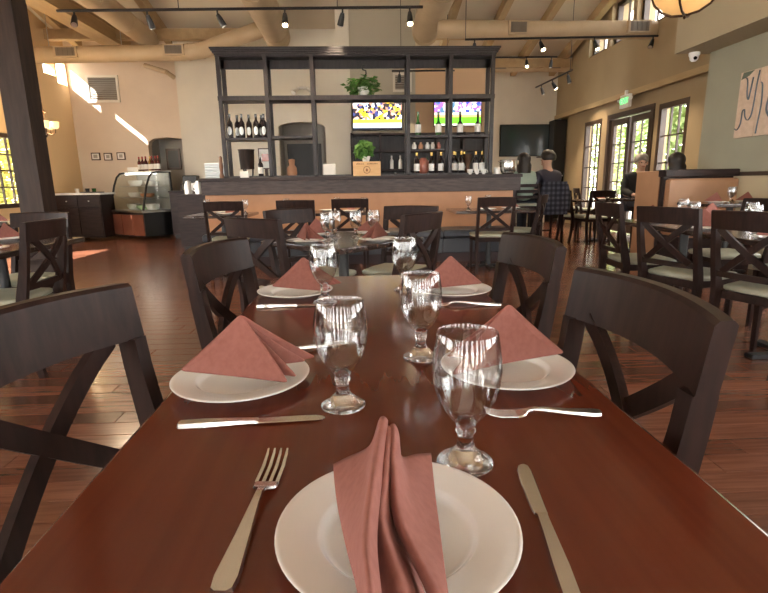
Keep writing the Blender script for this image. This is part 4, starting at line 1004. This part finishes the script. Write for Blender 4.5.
# ------------------------------------------------------------------ ducts
def duct(name, label, pts, r, grilles=(), hangers=()):
    t = thing(name, label, 'duct')
    P = [Vector(p) for p in pts]
    MB().tube(pts, r, 24).build('pipe', 'duct_tan', t, 50)
    L = (P[-1]-P[0]).length; nseg = max(2, int(L/1.1))
    for k in range(1, nseg):
        tt = k/nseg*(len(P)-1); i = int(tt); c = P[i].lerp(P[min(i+1, len(P)-1)], tt-i); d = (P[min(i+1, len(P)-1)]-P[i]).normalized()
        MB().tube([c-d*.02, c+d*.02], r*1.03, 24).build('seam_band', 'duct_tan', t, 50)
    for (x, y_, z, hw, hh) in grilles:
        g = MB().box(x-hw, x+hw, y_-.03, y_+.05, z-hh, z+hh).build('grille', 'duct_tan', t); MB().box(x-hw*.82, x+hw*.82, y_-.034, y_-.028, z-hh*.75, z+hh*.75).build('grille_core', 'grille', g)
        for q in range(4): MB().box(x-hw*.82+2*hw*.82*(q+.5)/4-.006, x-hw*.82+2*hw*.82*(q+.5)/4+.006, y_-.042, y_-.034, z-hh*.75, z+hh*.75).build('grille_fin', 'grille', g)
    for (x, y_, z) in hangers: MB().tube([(x, y_, z), (x, y_, zc(y_))], .008, 6).build('hanger_rod', 'steel_dull', t)
    return t
duct('round_duct', 'long tan round duct crossing in front of the vented cream wall', [(-6.44, 11.2, 3.66), (-3.3, 11.2, 3.71), (-3.05, 11.2, 3.74), (-2.6, 11.2, 3.88), (-1.7, 11.2, 4.18)], .155, [(-5.62, 11.05, 3.69, .22, .10), (-3.55, 11.05, 3.72, .20, .10)], [(-6.0, 11.2, 3.8), (-4.6, 11.2, 3.85)])
duct('round_duct', 'big tan round duct left of the shelf cornice running toward the camera', [(-1.62, 11.9, 4.16), (-1.6, 11.3, 4.16), (-1.55, 6.5, 4.18)], .27)
duct('round_duct', 'big tan round duct above the shelf centre running toward the camera', [(1.48, 11.42, 4.12), (1.46, 11.2, 4.12), (1.38, 6.5, 4.16)], .27)
duct('round_duct', 'tan round duct crossing to the right wall below the clerestory', [(1.5, 9.9, 3.78), (3.4, 9.7, 3.70), (5.3, 9.55, 3.66)], .15, [(2.88, 9.60, 3.72, .17, .11), (4.95, 9.42, 3.68, .20, .10)])
duct('round_duct', 'farther thin tan duct along the far wall on the right', [(2.2, 13.3, 3.83), (5.28, 13.3, 3.83)], .12, [(3.55, 13.18, 3.83, .16, .09), (4.9, 13.18, 3.83, .16, .08)])
duct('round_duct', 'tan round duct nearest the timber post running toward the camera', [(-4.3, 11.9, 4.12), (-4.25, 7, 4.2)], .2)
t = thing('timber_beam', 'wide tan beam running toward the camera beside the timber post', 'beam'); MB().box(-5.35, -4.95, 7, 12.55, 4.05, 4.28).build('beam', 'beam_tan', t); MB().box(-5.37, -4.93, 7, 12.55, 4.28, 4.33).build('top_board', 'beam_tan', t)
duct('thin_pipe', 'thin slanting tan pipe below the long left duct', [(-4.6, 12.3, 3.7), (-4.05, 12.0, 3.5), (-3.95, 12.15, 3.42)], .05)

# ------------------------------------------------------------------ track lights (their bulbs light the room)
def spot(loc, tgt, e, col=(1, .78, .52), size=R(70)):
    d = bpy.data.lights.new('spot_bulb', 'SPOT'); d.energy = e; d.color = col; d.spot_size = size; d.spot_blend = .6; d.shadow_soft_size = .03
    o = bpy.data.objects.new('spot_bulb', d); COL.objects.link(o); o.location = loc
    o.rotation_euler = (Vector(tgt)-Vector(loc)).to_track_quat('-Z', 'Y').to_euler()
def track(label, p0, p1, heads, e=60, feeds=()):
    t = thing('track_light', label, 'track light')
    MB().tube([p0, p1], .018, 6).build('rail', 'black', t)
    for f in feeds: MB().tube([f, (f[0], f[1], zc(f[1]))], .006, 6).build('cable', 'black', t)
    a, b = Vector(p0), Vector(p1)
    for u, dx, dy, lit in heads:
        c = a.lerp(b, u); dr = Vector((dx, dy, -1)).normalized()
        h = MB().tube([c, c+Vector((0, 0, -.07))], .012, 6).tube([c+Vector((0, 0, -.06)), c+Vector((0, 0, -.06))+dr*.05, c+Vector((0, 0, -.06))+dr*.15], [.024, .034, .042], 12).build('lamp_head', 'black', t, 40)
        q = c+Vector((0, 0, -.06))+dr*.152
        MB().tube([q-dr*.003, q+dr*.012], .033, 12).build('bulb', 'bulb' if lit else 'steel_dull', h)
        if e: spot(q+dr*.03, q+dr*3, e if lit else e*.6)
track('long black track light above the bar shelf', (-3.70, 7.2, 3.265), (.90, 7.2, 3.31), [(.045, .2, -.7, 0), (.24, .2, .5, 0), (.43, .5, .2, 0), (.615, 0, -.3, 1), (.775, -.3, .6, 0), (.963, 0, -.3, 1)], 60, [(-2.2, 7.2, 3.28), (-.2, 7.2, 3.3)])
track('black track light along the right duct', (1.92, 9.5, 3.50), (5.28, 9.38, 3.52), [(.05, 0, .1, 0), (.39, .3, -.4, 1), (.67, .35, -.3, 1), (.975, -.5, -.4, 0)], 60, [(1.93, 9.5, 3.5)])
track('short black track light right of the shelf cornice', (2.35, 12.0, 3.76), (4.50, 12.0, 3.77), [(.10, 0, -.3, 1), (.33, 0, -.3, 1), (.68, 0, -.4, 1), (.94, 0, .2, 0)], 50)
track('black track light on a slant before the tan wall', (4.22, 12.5, 3.22), (4.25, 10.5, 3.20), [(.18, .4, 0, 0), (.5, .8, .2, 1), (.9, .3, 0, 0)], 40, [(4.25, 10.6, 3.2)])
track('black track light seen through the shelf bays', (.72, 10.6, 3.22), (1.95, 10.6, 3.22), [(.12, 0, .5, 0), (.9, 0, .5, 0)], 40, [(.9, 10.6, 3.22), (1.8, 10.6, 3.22)])

# ------------------------------------------------------------------ pendant bowl, chandelier, exit sign, dome camera
pd = thing('pendant_lamp', 'amber glass bowl pendant lamp with bronze straps', 'lamp', (2.56, 4.2, 2.34))
MB().lathe([(.012, 0), (.09, .012), (.16, .05), (.215, .11), (.245, .18), (.25, .215), (.24, .215), (.205, .12), (.15, .06), (.08, .025), (.001, .018)], 32, cap=False).build('bowl', 'amber_lamp', pd, 60)
for k in range(4):
    a = PI/4+k*PI/2; MB().tube([(r*math.cos(a), r*math.sin(a), z) for r, z in ((.012, -.006), (.095, .004), (.167, .043), (.223, .105), (.254, .18), (.258, .225), (.12, .6), (.02, .9))], .009, 8).build('strap', 'bronze', pd, 60)
MB().lathe([(.001, -.035), (.012, -.025), (.008, -.012), (.022, 0), (.001, .01)], 12).build('finial', 'bronze', pd, 60)
MB().tube([(0, 0, .9), (0, 0, 4.0)], .008, 6).build('rod', 'bronze', pd)
pl_ = bpy.data.lights.new('pendant_bulb', 'POINT'); pl_.energy = 9; pl_.color = (1, .72, .4); pl_.shadow_soft_size = .08
po = bpy.data.objects.new('pendant_bulb', pl_); COL.objects.link(po); po.location = (2.56, 4.2, 2.62)
ch = thing('chandelier', 'small bronze chandelier with glowing cream cups by the post', 'chandelier', (-5.36, 9.5, 2.0))
MB().tube([(0, 0, .02), (0, 0, .5), (0, 0, 3.0)], [.02, .012, .006], 8).build('stem', 'bronze', ch)
MB().lathe([(.001, -.05), (.02, -.03), (.03, 0), (.012, .04), (.001, .05)], 12).build('finial', 'bronze', ch, 60)
for k in range(5):
    a = 2*PI*k/5+.3; c, s = math.cos(a), math.sin(a)
    MB().tube([(0, 0, .05), (.08*c, .08*s, .0), (.15*c, .15*s, .04), (.16*c, .16*s, .10)], .009, 6).build('arm', 'bronze', ch, 60)
    MB().lathe([(.02, .10), (.05, .12), (.062, .17), (.065, .22), (.058, .22), (.045, .13), (.001, .115)], 14, (.16*c, .16*s, 0)).build('cup_shade', 'candle_lamp', ch, 60)
MB().tube([(-.05, 0, .36), (0, 0, .42), (.05, 0, .36)], .012, 6).build('crown', 'bronze', ch)
cl_ = bpy.data.lights.new('chandelier_bulb', 'POINT'); cl_.energy = 22; cl_.color = (1, .75, .42); cl_.shadow_soft_size = .1
co = bpy.data.objects.new('chandelier_bulb', cl_); COL.objects.link(co); co.location = (-5.36, 9.5, 2.32)
ex = thing('exit_sign', 'white exit sign with green letters at the tan wall edge', 'sign', (5.22, 10.2, 2.57))
MB().box(-.03, .03, -.17, .17, -.12, .12, ch=.006).build('housing', 'white', ex); MB().box(-.02, .02, -.03, .03, .12, .2).build('bracket', 'white', ex)
for s_ in (-1, 1): MB().lathe([(.001, -.03), (.03, -.02), (.04, .02), (.001, .03)], 10, (-.02, s_*.21, .03)).build('lamp_head', 'white', ex, 60)
def letters(txt, parent, m, size, loc, rot, name='lettering'):
    cu = bpy.data.curves.new(name, 'FONT'); cu.body = txt; cu.size = size; cu.extrude = .003; cu.align_x = 'CENTER'; cu.align_y = 'CENTER'
    o = bpy.data.objects.new(name, cu); COL.objects.link(o); dg = bpy.context.evaluated_depsgraph_get(); me = bpy.data.meshes.new_from_object(o.evaluated_get(dg)); bpy.data.objects.remove(o)
    me.materials.clear(); me.materials.append(M[m]); q = bpy.data.objects.new(name, me); COL.objects.link(q); q.parent = parent; q.location = loc; q.rotation_euler = rot
    q['label'] = 'green word EXIT'
letters('EXIT', ex, 'exit_green', .15, (-.034, 0, 0), (R(90), 0, R(-90)))
sc_ = thing('security_camera', 'small white dome security camera under the tan bulkhead', 'camera', (4.58, 7.2, 2.75))
MB().lathe([(.07, 0), (.07, -.03), (.06, -.05), (.001, -.05)], 18).build('base', 'camera_white', sc_, 50)
MB().lathe([(.001, -.115), (.03, -.11), (.052, -.085), (.058, -.05), (.001, -.04)], 18).build('dome', 'camera_white', sc_, 60)
MB().tube([(-.012, -.04, -.07), (-.02, -.062, -.08)], .022, 12).build('lens', 'black_gloss', sc_)

# ------------------------------------------------------------------ people
def skin(name, verts, edges, rad, m, parent, root=0, sub=2):
    me = bpy.data.meshes.new(name); me.from_pydata(verts, edges, []); me.update(); me.materials.append(M[m])
    o = bpy.data.objects.new(name, me); COL.objects.link(o); o.parent = parent
    sk = o.modifiers.new('skin', 'SKIN'); sk.use_smooth_shade = True
    lay = me.skin_vertices[0] if me.skin_vertices else None
    if lay is None:
        bm = bmesh.new(); bm.from_mesh(me); bm.verts.layers.skin.verify(); bm.to_mesh(me); bm.free(); lay = me.skin_vertices[0]
    for i, r in enumerate(rad): lay.data[i].radius = r if isinstance(r, tuple) else (r, r); lay.data[i].use_root = (i == root)
    ss = o.modifiers.new('smooth', 'SUBSURF'); ss.levels = sub; ss.render_levels = sub
    return o
def person(label, loc, deg, sh, top, hair, hair_len, arm='table', sleeve='long', sc=1.0, chair_coat=False):
    # seated: local +y is forward, pelvis over the origin at seat height sh
    t = thing('person', label, 'person', loc, R(deg)); t.scale = (sc, sc, sc)
    z = sh
    V = [(0, 0, z+.10), (0, -.01, z+.28), (0, 0, z+.44), (0, .01, z+.53), (0, .02, z+.59), (0, .035, z+.66), (0, .03, z+.745), (0, .14, z+.665)]
    E_ = [(0, 1), (1, 2), (2, 3), (3, 4), (4, 5), (5, 6), (5, 7)]
    Rd = [(.15, .12), (.135, .10), (.155, .10), (.075, .065), (.052, .055), (.068, .085), (.072, .09), (.012, .012)]
    def limb(base, pts, rs):
        last = base
        for p, r in zip(pts, rs): V.append(p); Rd.append(r); E_.append((last, len(V)-1)); last = len(V)-1
        return last
    for s in (-1, 1):
        wr = (s*.17, .36, z+.20)
        w_ = limb(2, [(s*.19, 0, z+.45), (s*.235, .06, z+.20), wr], [.055, .042, .030])
        pm_ = limb(w_, [(s*.155, .43, z+.195)], [(.034, .018)])
        for k in range(4): limb(pm_, [(s*(.155-.024+.016*k), .475+.006*(k in (1, 2)), z+.195), (s*(.155-.024+.016*k), .505, z+.18)], [.009, .008])
        limb(w_, [(s*.125, .40, z+.19), (s*.115, .43, z+.185)], [.012, .009])
        kn = limb(0, [(s*.10, .06, z+.085), (s*.12, .42, z+.075), (s*.12, .40, .09)], [.085, .06, .042]); limb(kn, [(s*.12, .52, .045)], [.038])
    skin('body', V, E_, Rd, 'skin', t)
    Vs = [(0, 0, z+.06), (0, -.01, z+.28), (0, -.005, z+.45), (0, .005, z+.575)]; Es = [(0, 1), (1, 2), (2, 3)]; Rs = [(.19, .155), (.185, .14), (.20, .13), (.085, .08)]
    for s in (-1, 1):
        Vs += [(s*.205, 0, z+.475), (s*.24, .05, z+.25)]; n_ = len(Vs); Es += [(2, n_-2), (n_-2, n_-1)]; Rs += [.075, .068]
        if sleeve == 'long': Vs.append((s*.19, .31, z+.20)); Es.append((n_-1, n_)); Rs.append(.045)
    skin('shirt', Vs, Es, Rs, top, t)
    Vt = [(0, 0, z+.11)]; Et = []; Rt = [(.185, .155)]
    for s in (-1, 1):
        Vt += [(s*.11, .08, z+.085), (s*.125, .42, z+.075), (s*.125, .41, .13)]; n_ = len(Vt); Et += [(0, n_-3), (n_-3, n_-2), (n_-2, n_-1)]; Rt += [.10, .078, .06]
    skin('trousers', Vt, Et, Rt, 'trousers', t)
    for s in (-1, 1):
        MB().lathe([(.001, -.011), (.009, -.006), (.011, 0), (.009, .006), (.001, .011)], 8, (s*.032, .117, z+.695)).build('eye', 'black_gloss', t, 60)
        MB().lathe([(.001, -.03), (.012, -.02), (.016, .0), (.012, .022), (.001, .03)], 8, (s*.088, .03, z+.685)).build('ear', 'skin', t, 60)
    MB().tube([(-.022, .118, z+.635), (0, .126, z+.634), (.022, .118, z+.635)], .006, 6).build('mouth', 'pink_glass', t, 60)
    # hair shell
    hb = MB(); n = 20; rg = []
    for k in range(9):
        ph = PI*.5*k/8*1.25; rr = .118*math.sin(ph)+.001; zz = z+.735+.112*math.cos(ph)
        rg.append([(rr*.92*math.cos(2*PI*j/n), .012+rr*1.08*math.sin(2*PI*j/n)-(.018 if math.sin(2*PI*j/n) > 0 else 0)*k/8, zz + (.065*max(0, math.sin(2*PI*j/n))**2*(k/8)**2)) for j in range(n)])
    if hair_len:
        for k in range(1, 5):
            u = k/4; rg.append([(.118*(1-.05*u*u)*math.cos(2*PI*j/n), (-.02+.10*math.sin(2*PI*j/n)) if math.sin(2*PI*j/n) < .2 else -.02+.035*math.sin(2*PI*j/n), z+.690-hair_len*u) for j in range(n)])
    hb.rings(rg); hb.build('hair', hair, t, 60)
    return t
def bar_stool(x, y_, deg, label):
    t = thing('bar_stool', label, 'stool', (x, y_, 0), R(deg))
    MB().box(-.19, .19, -.17, .20, .70, .745, ch=.012).build('seat', 'seat_vinyl', t); MB().box(-.185, .185, -.165, .195, .65, .70).build('seat_frame', 'chair_wood', t)
    for s in (-1, 1):
        MB().bar([(s*.18, -.20, 0), (s*.18, -.17, .70), (s*.18, -.21, 1.06)], .032, .035, (1, 0, 0)).build('back_leg', 'chair_wood', t); MB().bar([(s*.17, .21, 0), (s*.17, .18, .66)], .03, .03, (1, 0, 0)).build('front_leg', 'chair_wood', t)
    for zz in (.82, .91, 1.0): MB().box(-.17, .17, -.205, -.185, zz, zz+.05).build('back_slat', 'chair_wood', t)
    MB().box(-.17, .17, .185, .205, .25, .28).build('foot_rail', 'chair_wood', t)
    return t
bar_stool(2.71, 8.35, -5, 'ladder-back bar stool under the guest in the mint top'); bar_stool(3.13, 8.42, 5, 'ladder-back bar stool under the man in navy')
hi = thing('bar_height_table', 'dark bar-height table before the two guests at the bar end', 'table', (3.0, 9.28, 0)); MB().box(-.55, .55, -.33, .33, .835, .875, ch=.004).build('tabletop', 'table_dark', hi)
MB().lathe([(.05, .03), (.04, .07), (.04, .79), (.12, .82), (.12, .835)], 14).build('pedestal', 'black', hi, 40); MB().box(-.3, .3, -.04, .04, 0, .03).box(-.04, .04, -.3, .3, 0, .03).build('foot', 'black', hi)
person('guest with long dark hair in a mint top seen from behind', (2.69, 8.38, 0), -4, .70, 'shirt_mint', 'hair_dark', .17, sleeve='short')
pm2 = person('man in a navy shirt turned left seen from behind', (3.11, 8.42, 0), 28, .66, 'shirt_navy', 'hair_dark', 0, sleeve='short', sc=1.05)
cp = MB(); cp.lathe([(.001, .122), (.06, .112), (.098, .07), (.104, .02), (.108, 0), (.10, 0)], 20, (0, .02, 1.395)); cp.build('cap', 'hair_dark', pm2, 60)
MB().prism([(-.08, .11), (.08, .11), (.06, .20), (0, .215), (-.06, .20)], 'z', 1.40, 1.412).build('cap_peak', 'hair_dark', pm2)
jk = thing('plaid_jacket', 'dark plaid jacket hanging over the back of the bar stool', 'jacket', (3.13, 8.42, 0), R(5))
rg = []
for k in range(8):
    u = k/7; zz = 1.08-.52*u; ww = .195+.025*u
    rg.append([(-ww, -.15, zz), (-ww*1.02, -.24-.02*u, zz), (-ww*.5, -.275-.02*u+.012*math.sin(3*k), zz), (0, -.255-.03*u, zz), (ww*.5, -.28-.02*u+.012*math.cos(2*k), zz), (ww*1.02, -.24-.02*u, zz), (ww, -.15, zz), (ww*.6, -.225, zz), (0, -.225, zz), (-ww*.6, -.225, zz)])
MB().rings(rg).build('jacket_body', 'plaid', jk, 60)
for s_ in (-1, 1): MB().tube([(s_*.185, -.20, 1.03), (s_*.225, -.22, .85), (s_*.225, -.23, .62)], [.05, .055, .045], 10).build('sleeve', 'plaid', jk, 60)
person('grey haired man in a black jacket sitting by the glazed doors', (4.55, 8.24, 0), 172, .66, 'shirt_black', 'hair_grey', 0)
person('dark haired guest seen from behind above the booth back', (4.40, 7.05, 0), 0, .61, 'shirt_black', 'hair_dark', .14)
bar_stool(4.55, 8.22, 180, 'ladder-back stool under the grey haired man')

# ------------------------------------------------------------------ trees and shrubs outside
def tree(x, y_, h, rad, label, m, n=1500, leaf=.32, name='tree'):
    t = thing(name, label, 'tree', (x, y_, -.14))
    MB().tube([(0, 0, 0), (.1, .05, h*.3), (0, -.05, h*.7)], [.16, .12, .06], 8).build('trunk', 'bark', t, 60)
    for k in range(3): a = 2.1*k; MB().tube([(0.05, 0, h*.3), (.5*rad*math.cos(a), .5*rad*math.sin(a), h*.55)], [.07, .03], 6).build('branch', 'bark', t)
    rawbuild(leaf_quads(MB(), (0, 0, h*.55), (rad, rad, h*.50), n, leaf, .2), 'foliage', m, t)
for i, (x, y_, h, rad, lb) in enumerate(((9.0, 13.2, 4.6, 1.5, 'tree outside the right windows nearest the doors'), (9.6, 16.8, 5.2, 1.7, 'tree outside beyond the window left of the doors'), (10.6, 21.0, 5.5, 1.9, 'tree outside furthest beyond the right windows'), (9.0, 9.6, 4.4, 1.4, 'tree outside the window right of the doors'), (13.0, 13.6, 6.5, 2.2, 'tall tree behind the trees outside the doors'), (14.2, 18.6, 6.8, 2.4, 'tall tree farthest outside the window left of the doors'))):
    tree(x, y_, h, rad, lb, 'leaf_tree', 1700, .30)
for i, (x, y_, h, rad, lb) in enumerate(((-8.4, 9.1, 4.0, 1.15, 'yellow green tree added to block sun at the left window'), (-10.5, 14.8, 4.5, 1.6, 'yellow green tree outside the left window'), (-9.0, 12.6, 3.4, 1.1, 'yellow green small tree close outside the left window'))):  # first tree stands out of view, added to break up the sun
    tree(x, y_, h, rad, lb, 'leaf_yellow', 1300, .28)
